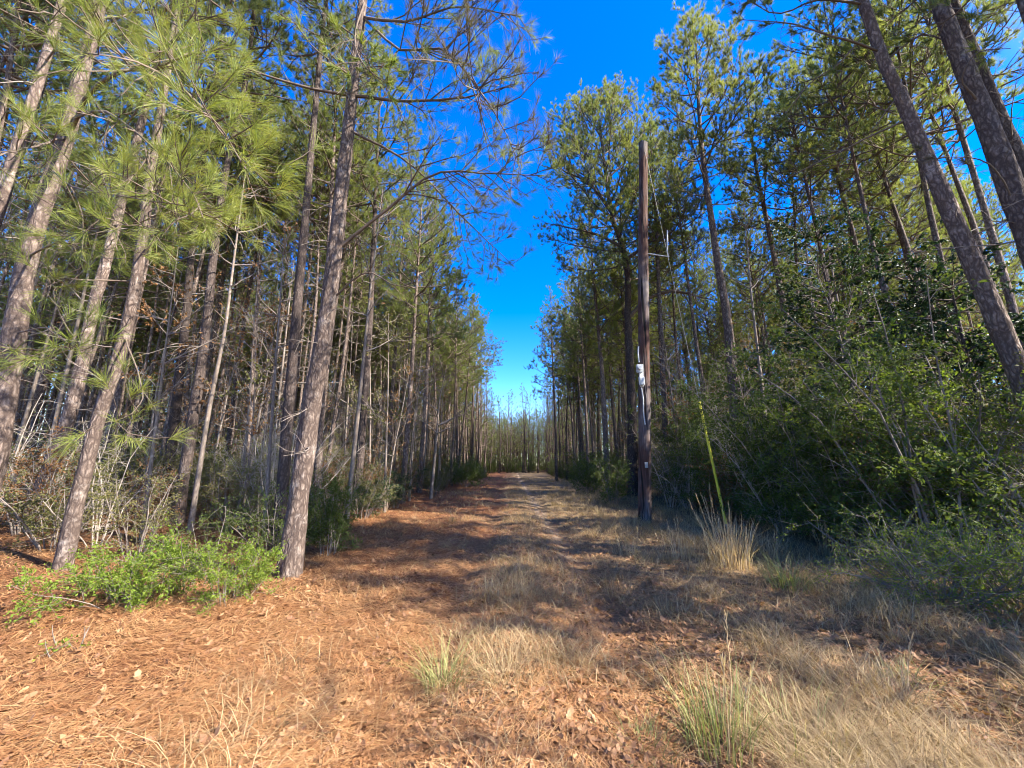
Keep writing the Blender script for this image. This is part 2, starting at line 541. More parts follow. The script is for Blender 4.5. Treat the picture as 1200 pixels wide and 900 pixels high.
def shrub_meshes(h, w, seed, stems=9, leaf=.03, nleaf=4000, mat=M_YAUPON, bark=M_DEADTWIG, arch=.0, spread=.8, base_r=.16, low=.15, dens2=7, dens3=6, ratio=.5, twig=1.0, up=.5):
    global R
    R = np.random.default_rng(seed)
    az = np.arange(stems) * 2.4 + R.random(stems)
    q = .25 + .75 * R.random(stems)
    D = np.stack([np.cos(az) * spread * w / h * q, np.sin(az) * spread * w / h * q, np.ones(stems)], 1)
    P = np.stack([np.cos(az) * base_r * q, np.sin(az) * base_r * q, np.full(stems, -.08)], 1)
    L = np.linalg.norm(D, axis=1) * h * (.55 + .4 * R.random(stems))
    pts = grow(P, D, L, 8, arch, .10)
    sm = MB()
    sm.add(*tubes(pts, (.006 + .005 * L)[:, None] * np.linspace(1, .25, 8)[None] * twig, 5), 0, True)
    n2 = np.maximum(2, (L * dens2).astype(int)); par = np.repeat(np.arange(stems), n2)
    t = low + (1 - low) * R.random(len(par))
    p, tn = sample(pts, par, t)
    L2 = (.16 * w + .30 * w * (1 - t)) * (.5 + .8 * R.random(len(par)))
    s2 = grow(p, side_dirs(tn, .8 + .5 * R.random(len(par)), 0), L2, 5, arch * .6, .15)
    sm.add(*tubes(s2, (.0028 + .004 * L2)[:, None] * np.linspace(1, .35, 5)[None] * twig, 3), 0, True)
    n3 = np.maximum(1, (L2 * dens3).astype(int)); par3 = np.repeat(np.arange(len(s2)), n3)
    p3, tn3 = sample(s2, par3, .15 + .85 * R.random(len(par3)))
    L3 = .10 + .25 * R.random(len(par3)) * min(1.4, w)
    s3 = grow(p3, side_dirs(tn3, .7 + .4 * R.random(len(par3)), 0), L3, 4, .1, .15)
    sm.add(*tubes(s3, np.broadcast_to(np.linspace(.0026, .0012, 4)[None] * twig, (len(s3), 4)), 3), 0, True)
    lm = MB()
    k3 = int(nleaf * .7); k2 = nleaf - k3
    q3 = (R.random(k3) ** 1.25 * len(s3)).astype(int); pp, tt = sample(s3, q3, R.random(k3))
    q2 = R.integers(0, len(s2), k2); pq, tq = sample(s2, q2, .3 + .7 * R.random(k2))
    PP = np.concatenate([pp, pq]); TT = np.concatenate([tt, tq])
    PP = PP + R.normal(0, leaf * .55, PP.shape)
    ok = PP[:, 2] > .02
    lm.add(*leaves(PP[ok], TT[ok], leaf, ratio), 0, False)
    return sm.mesh('shrub_stems', [bark]), lm.mesh('shrub_foliage', [mat])


def sapling_meshes(H, r0, seed, mat=M_BROWNLEAF, nleaf=500, leaf=.07, nb=16, blen=1.3, bark=M_SMOOTH, poly=None, crown0=.3, lean=.4, flat=.3):
    global R
    R = np.random.default_rng(seed)
    if poly is None:
        l = R.normal(0, lean, 2)
        poly = [(0, 0, -.15), (l[0] * .2, l[1] * .35, H * .33), (l[0] * .6, l[1] * .5, H * .66), (l[0], l[1], H)]
    tm = MB()
    path, rr = trunk_mb(poly, r0, tm, 20, 8, .12, .15, .2)
    u = R.random(nb); zc = path[0, 2] + H * (crown0 + (.98 - crown0) * u)
    i = np.clip(np.searchsorted(path[:, 2], zc), 1, len(path) - 1); P = path[i]
    az = R.random(nb) * 6.283
    D = np.stack([np.cos(az), np.sin(az), .25 + .6 * R.random(nb)], 1)
    L = blen * (1.1 - .6 * u) * (.5 + .8 * R.random(nb))
    pts = grow(P, D, L, 7, flat, .13)
    cm = MB()
    cm.add(*tubes(pts, (.25 * r0 + .006 * L)[:, None] * np.linspace(1, .2, 7)[None], 4), 0, True)
    n2 = np.maximum(2, (L * 6).astype(int)); par = np.repeat(np.arange(nb), n2)
    p, tn = sample(pts, par, .25 + .75 * R.random(len(par)))
    s2 = grow(p, side_dirs(tn, .6 + .5 * R.random(len(par))), .2 + .5 * R.random(len(par)) * blen * .6, 5, flat * .5, .15)
    cm.add(*tubes(s2, np.broadcast_to(np.linspace(.006, .002, 5)[None], (len(s2), 5)), 3), 0, True)
    if nleaf:
        q = R.integers(0, len(s2), nleaf); pp, tt = sample(s2, q, .15 + .85 * R.random(nleaf))
        tt = tt * .6; tt[:, 2] -= .5
        cm.add(*leaves(pp, tt, leaf, .55), 1, False)
    return tm.mesh('sapling_trunk', [bark]), cm.mesh('sapling_crown', [M_DEADTWIG if bark is M_SMOOTH else M_TWIG, mat])


def two_part(name, n1, n2, meshes, loc, label, cat, group=None, rz=0, s=1.0, tilt=(0, 0)):
    o = empty(name, loc, label, cat, group, rz, s, tilt)
    part(n1, meshes[0], o); part(n2, meshes[1], o)
    return o


# ================================================================== THE PLACE
SUN_AZ, SUN_EL = math.radians(111), math.radians(40)
sun = bpy.data.lights.new('sun', 'SUN'); sun.energy = 4.8; sun.angle = math.radians(.55); sun.color = (1, .93, .82)
sun_o = bpy.data.objects.new('sun', sun); C.objects.link(sun_o)
sd = Vector((math.sin(SUN_AZ) * math.cos(SUN_EL), math.cos(SUN_AZ) * math.cos(SUN_EL), math.sin(SUN_EL)))
sun_o.rotation_euler = sd.to_track_quat('Z', 'Y').to_euler()
sun_o.location = (0, 0, 40)
w = bpy.data.worlds.new('World'); sc.world = w; w.use_nodes = True
wt = w.node_tree; wt.nodes.clear()
sky = wt.nodes.new('ShaderNodeTexSky'); sky.sky_type = 'NISHITA'; sky.sun_disc = False
sky.sun_elevation = SUN_EL; sky.sun_rotation = SUN_AZ
sky.air_density = 1.0; sky.dust_density = 0.2; sky.ozone_density = 4.0; sky.altitude = 400
hs = wt.nodes.new('ShaderNodeHueSaturation');  hs.inputs['Value'].default_value = 1.0; hs.inputs['Hue'].default_value = .518
wt.links.new(sky.outputs[0], hs.inputs['Color'])
# the sky is deepest blue at a right angle to the sun and paler towards the sun and opposite it
wtc = wt.nodes.new('ShaderNodeTexCoord')
wdot = wt.nodes.new('ShaderNodeVectorMath'); wdot.operation = 'DOT_PRODUCT'
wt.links.new(wtc.outputs['Generated'], wdot.inputs[0]); wdot.inputs[1].default_value = sd
wadd = wt.nodes.new('ShaderNodeMath'); wadd.operation = 'MULTIPLY_ADD'; wadd.inputs[1].default_value = .5; wadd.inputs[2].default_value = .5
wt.links.new(wdot.outputs['Value'], wadd.inputs[0])
wr = wt.nodes.new('ShaderNodeValToRGB'); wt.links.new(wadd.outputs[0], wr.inputs[0])
els = wr.color_ramp.elements
while len(els) < 4: els.new(.5)
for e, (p_, v_) in zip(els, ((.08, .40), (.22, .71), (.86, .71), (.98, .28))):
    e.position = p_; e.color = (v_, v_, v_, 1)
wm = wt.nodes.new('ShaderNodeMath'); wm.operation = 'MULTIPLY'; wm.inputs[1].default_value = 2.0
wt.links.new(wr.outputs[0], wm.inputs[0]); wt.links.new(wm.outputs[0], hs.inputs['Saturation'])
bg = wt.nodes.new('ShaderNodeBackground'); bg.inputs['Strength'].default_value = .125
wt.links.new(hs.outputs[0], bg.inputs['Color'])
wo = wt.nodes.new('ShaderNodeOutputWorld'); wt.links.new(bg.outputs[0], wo.inputs[0])
sc.view_settings.view_transform = 'Standard'; sc.view_settings.look = 'None'
sc.view_settings.exposure = 2.12; sc.view_settings.gamma = 1.0; sc.view_settings.use_curve_mapping = False
cy = sc.cycles
cy.use_denoising = True
try:
    cy.denoiser = 'OPENIMAGEDENOISE'; cy.denoising_input_passes = 'RGB_ALBEDO_NORMAL'; cy.denoising_prefilter = 'ACCURATE'
except Exception:
    pass
cy.max_bounces = 6; cy.diffuse_bounces = 3; cy.glossy_bounces = 2; cy.transmission_bounces = 4; cy.transparent_max_bounces = 4
cy.pixel_filter_type = 'BLACKMAN_HARRIS'; cy.filter_width = 1.05
cy.caustics_reflective = False; cy.caustics_refractive = False
cy.use_adaptive_sampling = True; cy.adaptive_threshold = .03
cy.sample_clamp_indirect = 4.0

# ------------------------------------------------------------------ ground
def ground_mat():
    N = NT('pine_straw_and_dry_grass_ground')
    tc = N.n('TexCoord'); v = tc.outputs['Object']
    sep = N.n('SeparateXYZ', {0: v})
    n_big = N.n('TexNoise', {'Vector': v, 'Scale': .55, 'Detail': 4.0, 'Roughness': .6})
    n_mid = N.n('TexNoise', {'Vector': v, 'Scale': 4.0, 'Detail': 5.0, 'Roughness': .65})
    cols = []
    for k, (rot, s) in enumerate(((.4, 1.0), (1.9, 1.1), (2.8, .9))):
        mp = N.mapping(v, (14 * s, 90 * s, 20), (0, 0, rot))
        cols.append(N.n('TexNoise', {'Vector': mp, 'Scale': 1.0, 'Detail': 4.0, 'Roughness': .7, 'Distortion': .6}).outputs[0])
    fib = N.math('MAXIMUM', cols[0], N.math('MAXIMUM', cols[1], cols[2]))
    straw = N.ramp(fib, [(.42, (.025, .011, .007)), (.54, (.13, .05, .022)), (.66, (.30, .13, .055)), (.80, (.48, .28, .14))])
    grass = N.ramp(fib, [(.40, (.045, .030, .018)), (.53, (.16, .105, .055)), (.66, (.31, .215, .115)), (.80, (.46, .35, .21))])
    # leafy mould under the trees, straw on the left of the lane, dead grass to the right
    fx = N.math('ADD', N.math('MULTIPLY', sep.outputs[0], .42), N.math('MULTIPLY', N.math('SUBTRACT', n_big.outputs[0], .5), 3.4))
    fm = N.math('ADD', fx, .62, True)
    col = N.mix(fm, straw, grass)
    mould = N.ramp(n_mid.outputs[0], [(.35, (.040, .022, .013)), (.6, (.13, .062, .028)), (.75, (.22, .12, .055))])
    inw = N.math('ADD', N.math('MULTIPLY', N.math('SUBTRACT', N.math('ABSOLUTE', sep.outputs[0]), 5.2), .5), N.math('MULTIPLY', N.math('SUBTRACT', n_mid.outputs[0], .5), 1.2), True)
    col = N.mix(N.math('MULTIPLY', inw, .7), col, mould)
    patch = N.ramp(n_mid.outputs[0], [(.30, (.5, .5, .5)), (.55, (1, 1, 1))])
    col = N.mix(1.0, col, patch, 'MULTIPLY')
    # bare sandy soil in the right-hand wheel track
    rt = N.math('SUBTRACT', 1.0, N.math('MULTIPLY', N.math('ABSOLUTE', N.math('SUBTRACT', sep.outputs[0], .98)), 3.6), True)
    rt = N.math('MULTIPLY', rt, N.ramp(n_big.outputs[0], [(.40, (0, 0, 0)), (.55, (1, 1, 1))]))
    col = N.mix(N.math('MULTIPLY', rt, .75), col, N.ramp(fib, [(.4, (.20, .14, .10)), (.75, (.42, .33, .25))]))
    h = N.math('ADD', N.math('MULTIPLY', fib, 1.0), N.math('MULTIPLY', n_mid.outputs[0], 1.2))
    b = N.n('Bump', {'Height': h, 'Strength': .8, 'Distance': .035})
    p = N.n('BsdfPrincipled', {'Base Color': col, 'Roughness': .9, 'Specular IOR Level': .2, 'Normal': b.outputs[0]})
    return N.done(p.outputs[0])


nx, ny = 300, 330
gx = 500 * np.sinh(np.linspace(-1, 1, nx) * 6.0) / math.sinh(6.0)
v_ = np.linspace(-.55, 1, ny)
gy = 4 + 700 * np.sinh(v_ * 6.0) / math.sinh(6.0)
X, Y_ = np.meshgrid(gx, gy)
Z = gh(X, Y_) + .018 * (vnoise(X * 5, Y_ * 5, 8) - .5) + .012 * (vnoise(X * 13, Y_ * 13, 9) - .5)
idx = np.arange(nx * ny).reshape(ny, nx)
mb = MB()
mb.add(np.stack([X, Y_, Z], -1), np.stack([idx[:-1, :-1], idx[:-1, 1:], idx[1:, 1:], idx[1:, :-1]], -1).reshape(-1, 4), 0, True)
tag(part('ground', mb.mesh('ground', [ground_mat()])), kind='structure')


def polar(n, r0, r1, half=62):
    r = r0 * np.exp(R.random(n) * math.log(r1 / r0)); a = np.radians(R.uniform(-half, half, n))
    return r * np.sin(a), r * np.cos(a), r


def strips(P, side, pts, wd):
    """flat ribbons: pts (n,k,3), side (n,3), wd (n,k)"""
    n, k, _ = pts.shape
    V = np.stack([pts - side[:, None] * wd[:, :, None], pts + side[:, None] * wd[:, :, None]], 2).reshape(-1, 3)
    b = (np.arange(n) * 2 * k)[:, None, None] + (np.arange(k - 1) * 2)[None, :, None] + np.array([0, 1, 3, 2])
    return V, b.reshape(-1, 4)


def blades(P, H, lean, width, az=None, k=4, droop=.4):
    n = len(P)
    az = R.random(n) * 6.283 if az is None else az
    d = np.stack([np.cos(az), np.sin(az), np.zeros(n)], 1)
    s = np.linspace(0, 1, k)[None, :, None]
    hl = (H * lean)[:, None, None]
    pts = P[:, None] + d[:, None] * hl * s ** 1.8
    z = H[:, None] * (s[:, :, 0] * (1 - droop * .5 * (lean[:, None]) * s[:, :, 0] ** 2))
    pts[:, :, 2] += z
    side = np.stack([-np.sin(az), np.cos(az), np.zeros(n)], 1)
    tw = R.normal(0, .6, n); side = norm(side * np.cos(tw)[:, None] + d * np.sin(tw)[:, None])
    return strips(P, side, pts, width[:, None] * .5 * np.array([1, .9, .6, .12])[None, :k])


def dry_mat(name, cols, trans=.25, patch=1.2):
    return foliage_mat(name, cols, trans, .6, 1.3, patch, .3)


M_STRAW = dry_mat('fallen_needle_straw', [(0, (.055, .028, .018)), (.28, (.20, .086, .036)), (.52, (.35, .168, .068)), (.76, (.50, .31, .145)), (1, (.62, .47, .30))], .12)
M_LITTER = dry_mat('fallen_leaf', [(0, (.07, .038, .024)), (.35, (.19, .092, .045)), (.65, (.33, .18, .088)), (.86, (.46, .31, .18)), (1, (.60, .47, .32))], .2, 2.0)
M_GRASS = dry_mat('dead_grass_blade', [(0, (.13, .090, .048)), (.35, (.27, .19, .10)), (.6, (.42, .31, .17)), (.8, (.52, .41, .24)), (.9, (.28, .27, .10)), (1, (.14, .19, .05))], .3)
M_GRASSGREEN = dry_mat('half_green_grass_blade', [(0, (.10, .15, .035)), (.4, (.20, .22, .07)), (.7, (.42, .36, .17)), (1, (.60, .50, .30))], .32, 3.0)
M_STALK = dry_mat('pale_grass_stalk', [(0, (.30, .20, .10)), (.5, (.50, .36, .20)), (1, (.68, .54, .34))], .28, 3.0)

R = np.random.default_rng(11)
# needle straw lying on the ground
x, y, r = polar(320000, 1.9, 15)
pr = np.clip(1.15 - sstep(-2.6, 2.4, x + 1.6 * (vnoise(x * .6, y * .6, 33) - .5)) * .88, .06, 1) * (.5 + .5 * vnoise(x * 2.2, y * 2.2, 30))
k = R.random(len(x)) < pr
x, y, r = x[k], y[k], r[k]
n = len(x)
az = 2.6 + 1.6 * (vnoise(x * .7, y * .7, 31) - .5) * 3 + R.normal(0, .75, n)
L = R.uniform(.09, .21, n); bend = R.normal(0, .035, n)
d = np.stack([np.cos(az), np.sin(az), R.normal(.0, .16, n)], 1); sd_ = np.stack([-np.sin(az), np.cos(az), np.zeros(n)], 1)
P = np.stack([x, y, gh(x, y) + -.004 + .055 * R.random(n) ** 1.3], 1)
s = np.array([-.5, 0, .5])[None, :, None]
pts = P[:, None] + d[:, None] * L[:, None, None] * s + sd_[:, None] * bend[:, None, None] * (1 - 4 * s ** 2)
mb = MB(); mb.add(*strips(P, sd_, pts, np.broadcast_to((.0009 + .00020 * r)[:, None], (n, 3))), 0)
tag(part('pine_straw', mb.mesh('pine_straw', [M_STRAW])), kind='stuff')

# fallen leaves: little curled, lobed blades
x, y, r = polar(40000, 1.9, 15)
pr = .35 + .65 * (vnoise(x * .8, y * .8, 40) > .45) * sstep(9, 2.5, r)
k = R.random(len(x)) < pr
x, y, r = x[k], y[k], r[k]; n = len(x)
sz = R.uniform(.015, .046, n) * (1 + .35 * (R.random(n) > .9))
az = R.random(n) * 6.283; tip = R.normal(0, .35, n)
e1 = np.stack([np.cos(az) * np.cos(tip), np.sin(az) * np.cos(tip), np.sin(tip)], 1)
e2 = norm(np.cross(np.array([0, 0, 1.]) + R.normal(0, .3, (n, 3)), e1)); e3 = np.cross(e1, e2)
out = np.array([(-1, 0), (-.45, .34), (-.25, .22), (.1, .52), (.25, .28), (.62, .34), (1, 0), (.62, -.34), (.25, -.28), (.1, -.52), (-.25, -.22), (-.45, -.34)])
curl = R.uniform(.1, .9, n)
P = np.stack([x, y, gh(x, y) + .02 + .02 * R.random(n)], 1)
V = P[:, None] + sz[:, None, None] * (e1[:, None] * out[None, :, 0:1] + e2[:, None] * out[None, :, 1:2] * (.7 + .5 * R.random(n))[:, None, None] + e3[:, None] * (curl[:, None] * (out[None, :, 0] ** 2 * .5 + 1.2 * out[None, :, 1] ** 2))[:, :, None])
mid = P[:, None] - e3[:, None] * 0
V = np.concatenate([V, mid], 1)
b = (np.arange(n) * 13)[:, None, None]
tri = np.array([(12, i, (i + 1) % 12) for i in range(12)])[None]
mb = MB(); mb.add(V.reshape(-1, 3), (b + tri).reshape(-1, 3), 0)
tag(part('leaf_litter', mb.mesh('leaf_litter', [M_LITTER])), kind='stuff')

# dead grass, thick to the right of the lane and on its crown
x, y, r = polar(400000, 1.9, 60)
c = lane_x(y)
verge = sstep(.2, 1.9, x - c + 1.2 * (vnoise(x * .5, y * .5, 51) - .5)) * (1 - .8 * sstep(7.0, 9.5, x))
crown_ = .9 * np.exp(-((x - c - .0) / .75) ** 2) * sstep(2.2, 4.2, y)
leftv = .10 * sstep(-3.2, -1.0, x) + .26 * sstep(-4.6, -3.4, x) * sstep(5, 12, r) + .30 * sstep(13, 24, r) * sstep(-5, -4, x) * sstep(6, 4, x)
cl = vnoise(x * 1.7, y * 1.7, 52)
pr = np.clip(np.maximum(np.maximum(verge, crown_), leftv), 0, 1) * (.18 + 1.1 * cl ** 2)
track = np.exp(-((x - c - .95) / .2) ** 2) + np.exp(-((x - c + .85) / .25) ** 2)
pr *= 1 - .85 * np.clip(track, 0, 1)
k = R.random(len(x)) < pr
x, y, r, cl = x[k], y[k], r[k], cl[k]; n = len(x)
H = (.06 + .30 * cl * R.random(n)) * (1 + .35 * sstep(1.5, 5, x))
P = np.stack([x, y, gh(x, y) - .01], 1)
mb = MB(); mb.add(*blades(P, H, R.uniform(.3, 2.2, n), 
    (.0024 + .00042 * r) * R.uniform(.6, 1.5, n)), 0)
tag(part('dry_grass', mb.mesh('dry_grass', [M_GRASS])), kind='stuff')


def tuft(seed, n, h, spread, mat, lean=(.1, .9), width=.005, stalks=0):
    global R
    R = np.random.default_rng(seed)
    a = R.random(n) * 6.283; q = spread * R.random(n) ** .7
    P = np.stack([np.cos(a) * q, np.sin(a) * q, np.full(n, -.02)], 1)
    mb = MB(); mb.add(*blades(P, h * R.uniform(.35, 1.0, n), R.uniform(*lean, n), np.full(n, width), a + R.normal(0, .6, n)), 0)
    out = [mb.mesh('grass_blades', [mat])]
    if stalks:
        a = R.random(stalks) * 6.283; q = spread * .7 * R.random(stalks)
        P = np.stack([np.cos(a) * q, np.sin(a) * q, np.full(stalks, -.02)], 1)
        mb = MB()
        D = np.stack([np.cos(a) * .16, np.sin(a) * .16, np.ones(stalks)], 1)
        hh = h * R.uniform(.8, 1.4, stalks)
        g = grow(P, D, hh, 7, -.1, .04)
        mb.add(*tubes(g, np.broadcast_to(np.linspace(width * .6, width * .25, 7)[None], (stalks, 7)), 4), 0, True)
        m = stalks * 22; par = R.integers(0, stalks, m); p, t = sample(g, par, .55 + .45 * R.random(m))
        mb.add(*leaves(p, t, .05, .16, .35), 0)
        out.append(mb.mesh('grass_stalks', [M_STALK]))
    return out


def put_tuft(px, py, label, meshes, s=1.0, group=None):
    g = gpix(px, py)
    o = empty('grass_tuft', g, label, 'grass tuft', group, R.random() * 6, s)
    part('blades', meshes[0], o)
    if len(meshes) > 1: part('seed_stalk', meshes[1], o)
    return o


put_tuft(520, 805, 'arching half-green grass tuft in front, lit, beside the bare straw', tuft(1, 190, .42, .17, M_GRASSGREEN, (.2, 1.5), .0045))
put_tuft(592, 800, 'low grey dead grass tuft touching the arching half-green one', tuft(2, 150, .30, .18, M_GRASS, (.3, 1.5), .004))
put_tuft(848, 880, 'tall green-bladed grass tuft at the bottom edge below the dark verge', tuft(3, 150, .55, .2, M_GRASSGREEN, (.05, .8), .006, 3))
put_tuft(935, 880, 'loose green grass tuft near the bottom, right of the tall green-bladed one', tuft(4, 120, .36, .25, M_GRASSGREEN, (.2, 1.2), .005))
put_tuft(752, 880, 'short yellow-green grass tuft at the bottom edge among fallen leaves', tuft(5, 160, .20, .2, M_GRASSGREEN, (.4, 1.4), .004))
put_tuft(856, 664, 'tall straw-coloured bunchgrass standing round the foot of the yellow guy guard', tuft(6, 260, .95, .3, M_STALK, (.05, .7), .008, 12))
put_tuft(925, 690, 'pale arching grass tuft between the bunchgrass and the thicket', tuft(7, 190, .6, .25, M_GRASSGREEN, (.3, 1.4), .006))
put_tuft(967, 650, 'thin upright tan seed stalks in front of the dark thicket', tuft(8, 40, .5, .2, M_GRASS, (.1, .6), .005, 9))
put_tuft(796, 655, 'pale upright grass tuft in front of the utility pole', tuft(9, 90, .6, .35, M_STALK, (.05, .9), .006, 4))
put_tuft(740, 650, 'loose pale grass tuft left of the utility pole beside the wheel track', tuft(10, 80, .5, .35, M_STALK, (.1, 1.0), .005, 2))
put_tuft(530, 612, 'single feathery seed stalk tuft on the left rim of the lane', tuft(11, 40, .35, .1, M_GRASS, (.1, .8), .006, 4))
put_tuft(905, 655, 'short tan seed stalks behind the pale arching grass tuft', tuft(12, 50, .5, .3, M_STALK, (.1, .8), .006, 5))
put_tuft(450, 600, 'small bleached grass tuft below the left wood edge', tuft(13, 40, .4, .15, M_STALK, (.2, 1.2), .006))
put_tuft(1065, 800, 'bright green grass tuft in the shaded verge', tuft(14, 90, .22, .18, M_GRASSGREEN, (.3, 1.4), .005))
put_tuft(1010, 820, 'long wispy grass tuft leaning over the shaded verge', tuft(15, 70, .42, .2, M_STALK, (.3, 1.3), .004))
_tv = [tuft(20 + i, 90, .38, .18, M_GRASS, (.2, 1.2), .005, 1) for i in range(3)]
R = np.random.default_rng(5)
for i in range(38):
    yy = R.uniform(3, 22); xx = R.uniform(1.7, 6.6)
    if xx > yy * 1.25: continue
    m = _tv[i % 3]
    o = empty('grass_tuft', (xx, yy, float(gh(xx, yy))), 'small dead grass tuft scattered over the verge right of the wheel track', 'grass tuft', 'dead grass tufts of the verge', R.random() * 6, R.uniform(.6, 1.15))
    part('blades', m[0], o); part('seed_stalk', m[1], o)

# ------------------------------------------------------------------ utility pole and its guy wire
M_POLE = plain_mat('creosoted_wood', (.022, .013, .012), (.145, .078, .060), .9, 5.0, (9, 9, .30), bump=1.0)
M_GREY = plain_mat('weathered_grey_metal', (.26, .27, .27), (.45, .45, .44), .5, 20, metal=.3, bump=.1)
M_WHITE = plain_mat('dull_white_paint', (.48, .48, .47), (.64, .64, .62), .5, 14, bump=.1)
M_WIRE = plain_mat('galvanised_wire', (.16, .16, .15), (.30, .29, .27), .6, 40, metal=.2, bump=.1)
M_YELLOW = plain_mat('yellow_plastic', (.50, .44, .03), (.66, .60, .06), .45, 5, (1, 1, .4), bump=.05)
M_BLACK = plain_mat('black_cable', (.015, .015, .016), (.03, .03, .03), .5, 20, bump=.1)


def tube_part(name, pts, r, mat, parent, k=10, cap=True):
    pts = np.asarray(pts, float)
    r = np.full(len(pts), r) if np.isscalar(r) else np.asarray(r)
    V, Fq = tubes(pts[None], r[None], k)
    mb = MB(); mb.add(V, Fq, 0, True)
    if cap:
        n = len(V)
        mb.add(V[:k], np.arange(k)[::-1][None], 0); mb.add(V[n - k:], np.arange(k)[None], 0)
    return part(name, mb.mesh(name, [mat]), parent)


def box_part(name, c, s, mat, parent, bev=.012, rz=0.0):
    """a box with chamfered edges"""
    c = np.asarray(c, float); h = np.asarray(s, float) / 2
    import bmesh
    bm = bmesh.new(); bmesh.ops.create_cube(bm, size=1.0)
    for v in bm.verts: v.co = Vector((v.co.x * 2 * h[0], v.co.y * 2 * h[1], v.co.z * 2 * h[2]))
    bmesh.ops.bevel(bm, geom=bm.edges[:], offset=min(bev, min(h) * .6), segments=2, affect='EDGES')
    me = bpy.data.meshes.new(name); bm.to_mesh(me); bm.free(); me.materials.append(mat)
    o = part(name, me, parent); o.location = c; o.rotation_euler = (0, 0, rz); return o


pb = gpix(755.5, 612); PY = pb[1]
ptop = at(753.5, 166, PY); HP = ptop[2] - pb[2]
def pole_mat():
    N = NT('creosoted_pole_wood')
    v = N.n('TexCoord').outputs['Object']
    st = N.n('TexNoise', {'Vector': N.mapping(v, (30, 30, .9)), 'Scale': 1.0, 'Detail': 6.0, 'Roughness': .7}).outputs[0]
    ck = N.n('TexNoise', {'Vector': N.mapping(v, (16, 16, .35)), 'Scale': 1.0, 'Detail': 2.0}).outputs[0]
    bg_ = N.n('TexNoise', {'Vector': N.mapping(v, (2, 2, .8)), 'Scale': 1.0, 'Detail': 4.0}).outputs[0]
    red = N.ramp(st, [(.3, (.032, .016, .012)), (.55, (.080, .039, .029)), (.75, (.15, .085, .066))])
    grey = N.ramp(st, [(.3, (.055, .045, .045)), (.55, (.14, .115, .108)), (.75, (.27, .22, .20))])
    col = N.mix(N.ramp(bg_, [(.42, (0, 0, 0)), (.60, (1, 1, 1))]), red, grey)
    crack = N.ramp(ck, [(.36, (0, 0, 0)), (.42, (1, 1, 1))])
    col = N.mix(crack, (.012, .009, .008), col)
    b_ = N.n('Bump', {'Height': N.math('ADD', crack, st), 'Strength': .9, 'Distance': .015})
    return N.done(N.n('BsdfPrincipled', {'Base Color': col, 'Roughness': .88, 'Specular IOR Level': .2, 'Normal': b_.outputs[0]}).outputs[0])


M_POLE = pole_mat()
po = empty('utility_pole', pb, 'weathered brown wooden utility pole with grey meter boxes, standing beside the lane', 'utility pole')
mb = MB(); rings, sides = 90, 28
zz = np.linspace(-.2, HP, rings)
path = np.stack([(ptop[0] - pb[0]) * zz / HP + .012 * np.sin(zz * .6), np.zeros(rings), zz], 1)
rr = np.linspace(.185, .14, rings)
V, Fq = tubes(path[None], rr[None], sides)
Vr = V.reshape(rings, sides, 3); a = np.arange(sides) / sides
crk = (vnoise(np.cos(a * 6.283)[None] * 4 + zz[:, None] * .12 + 9, np.sin(a * 6.283)[None] * 4 + zz[:, None] * .2 + 5, 3) - .5)
Vr += (Vr - path[:, None]) * crk[:, :, None] * .16
Vr[-1, :, 2] += .10 * np.cos(a * 6.283) + .07 * (vnoise(a * 9, a * 0, 4) - .5)
mb.add(V, Fq, 0, True); mb.add(V[-sides:], np.arange(sides)[None], 0)
part('shaft', mb.mesh('pole_shaft', [M_POLE]), po)


def pl(px, py, dy=0.0):
    return at(px, py, PY + dy) - pb


q = pl(748.5, 441, -.02)
box_part('back_panel', q + (.06, -.12, 0), (.16, .03, .70), M_WHITE, po)
mtr = box_part('meter_box', q + (-.02, -.18, .20), (.19, .10, .26), M_GREY, po, .02)
g_ = tube_part('meter_dial', [(0, -.05, .01), (0, -.12, .01)], .07, M_WHITE, mtr, 20)
brk = box_part('breaker_box', q + (.02, -.18, -.18), (.16, .10, .28), M_WHITE, po, .02)
box_part('box_door', (0, -.056, -.01), (.12, .012, .20), M_GREY, brk, .004)
tube_part('conduit', [q + (-.02, -.17, .40), q + (-.03, -.17, .70), q + (-.0, -.16, .90)], .022, M_GREY, po)
tube_part('conduit', [q + (.0, -.17, -.39), q + (.03, -.18, -.75), q + (.0, -.19, -1.1), q + (.02, -.21, -1.5)], .018, M_GREY, po)
t_ = pl(757.5, 545, -.215)
box_part('tag_plate', t_, (.10, .01, .16), M_GREY, po, .004, .2)
a0, a1 = pl(757, 297), pl(784, 301)
tube_part('bracket_arm', [a0 + (0, 0, 0), (a0 + a1) / 2, a1], .02, M_GREY, po)
b0, b1 = pl(782, 295), pl(782, 270)
tube_part('insulator_rod', [b0, (b0 + b1) / 2, b1], [.018, .026, .018], M_GREY, po)
tube_part('brace', [a1, b0], .012, M_GREY, po)
gb = gpix(851, 616)
go = empty('guy_wire', gb, 'slanting guy wire with long yellow guard running up to the pole top', 'guy wire')
gt = at(756, 178, PY - .15) - gb
def on_wire(py):
    lo, hi = 0.0, 1.0
    for _ in range(40):
        m = (lo + hi) / 2; p = gb + gt * m - np.array([0, 0, EYE])
        zc = p[1] * CP + p[2] * SP; yc = -p[1] * SP + p[2] * CP
        if 450 - yc / zc * F > py: lo = m
        else: hi = m
    return gt * lo
g1 = on_wire(471)
tube_part('guard', [gt * .004, g1 * .5, g1], [.040, .036, .031], M_YELLOW, go, 12)
tube_part('wire', [g1, (g1 + gt) / 2, gt], .006, M_WIRE, go, 6)
tube_part('anchor_rod', [-gt / np.linalg.norm(gt) * .35, gt * .006], .02, M_WIRE, go, 8)
occupied += [(pb[0], pb[1], 1.5), (gb[0], gb[1], 1.2)]

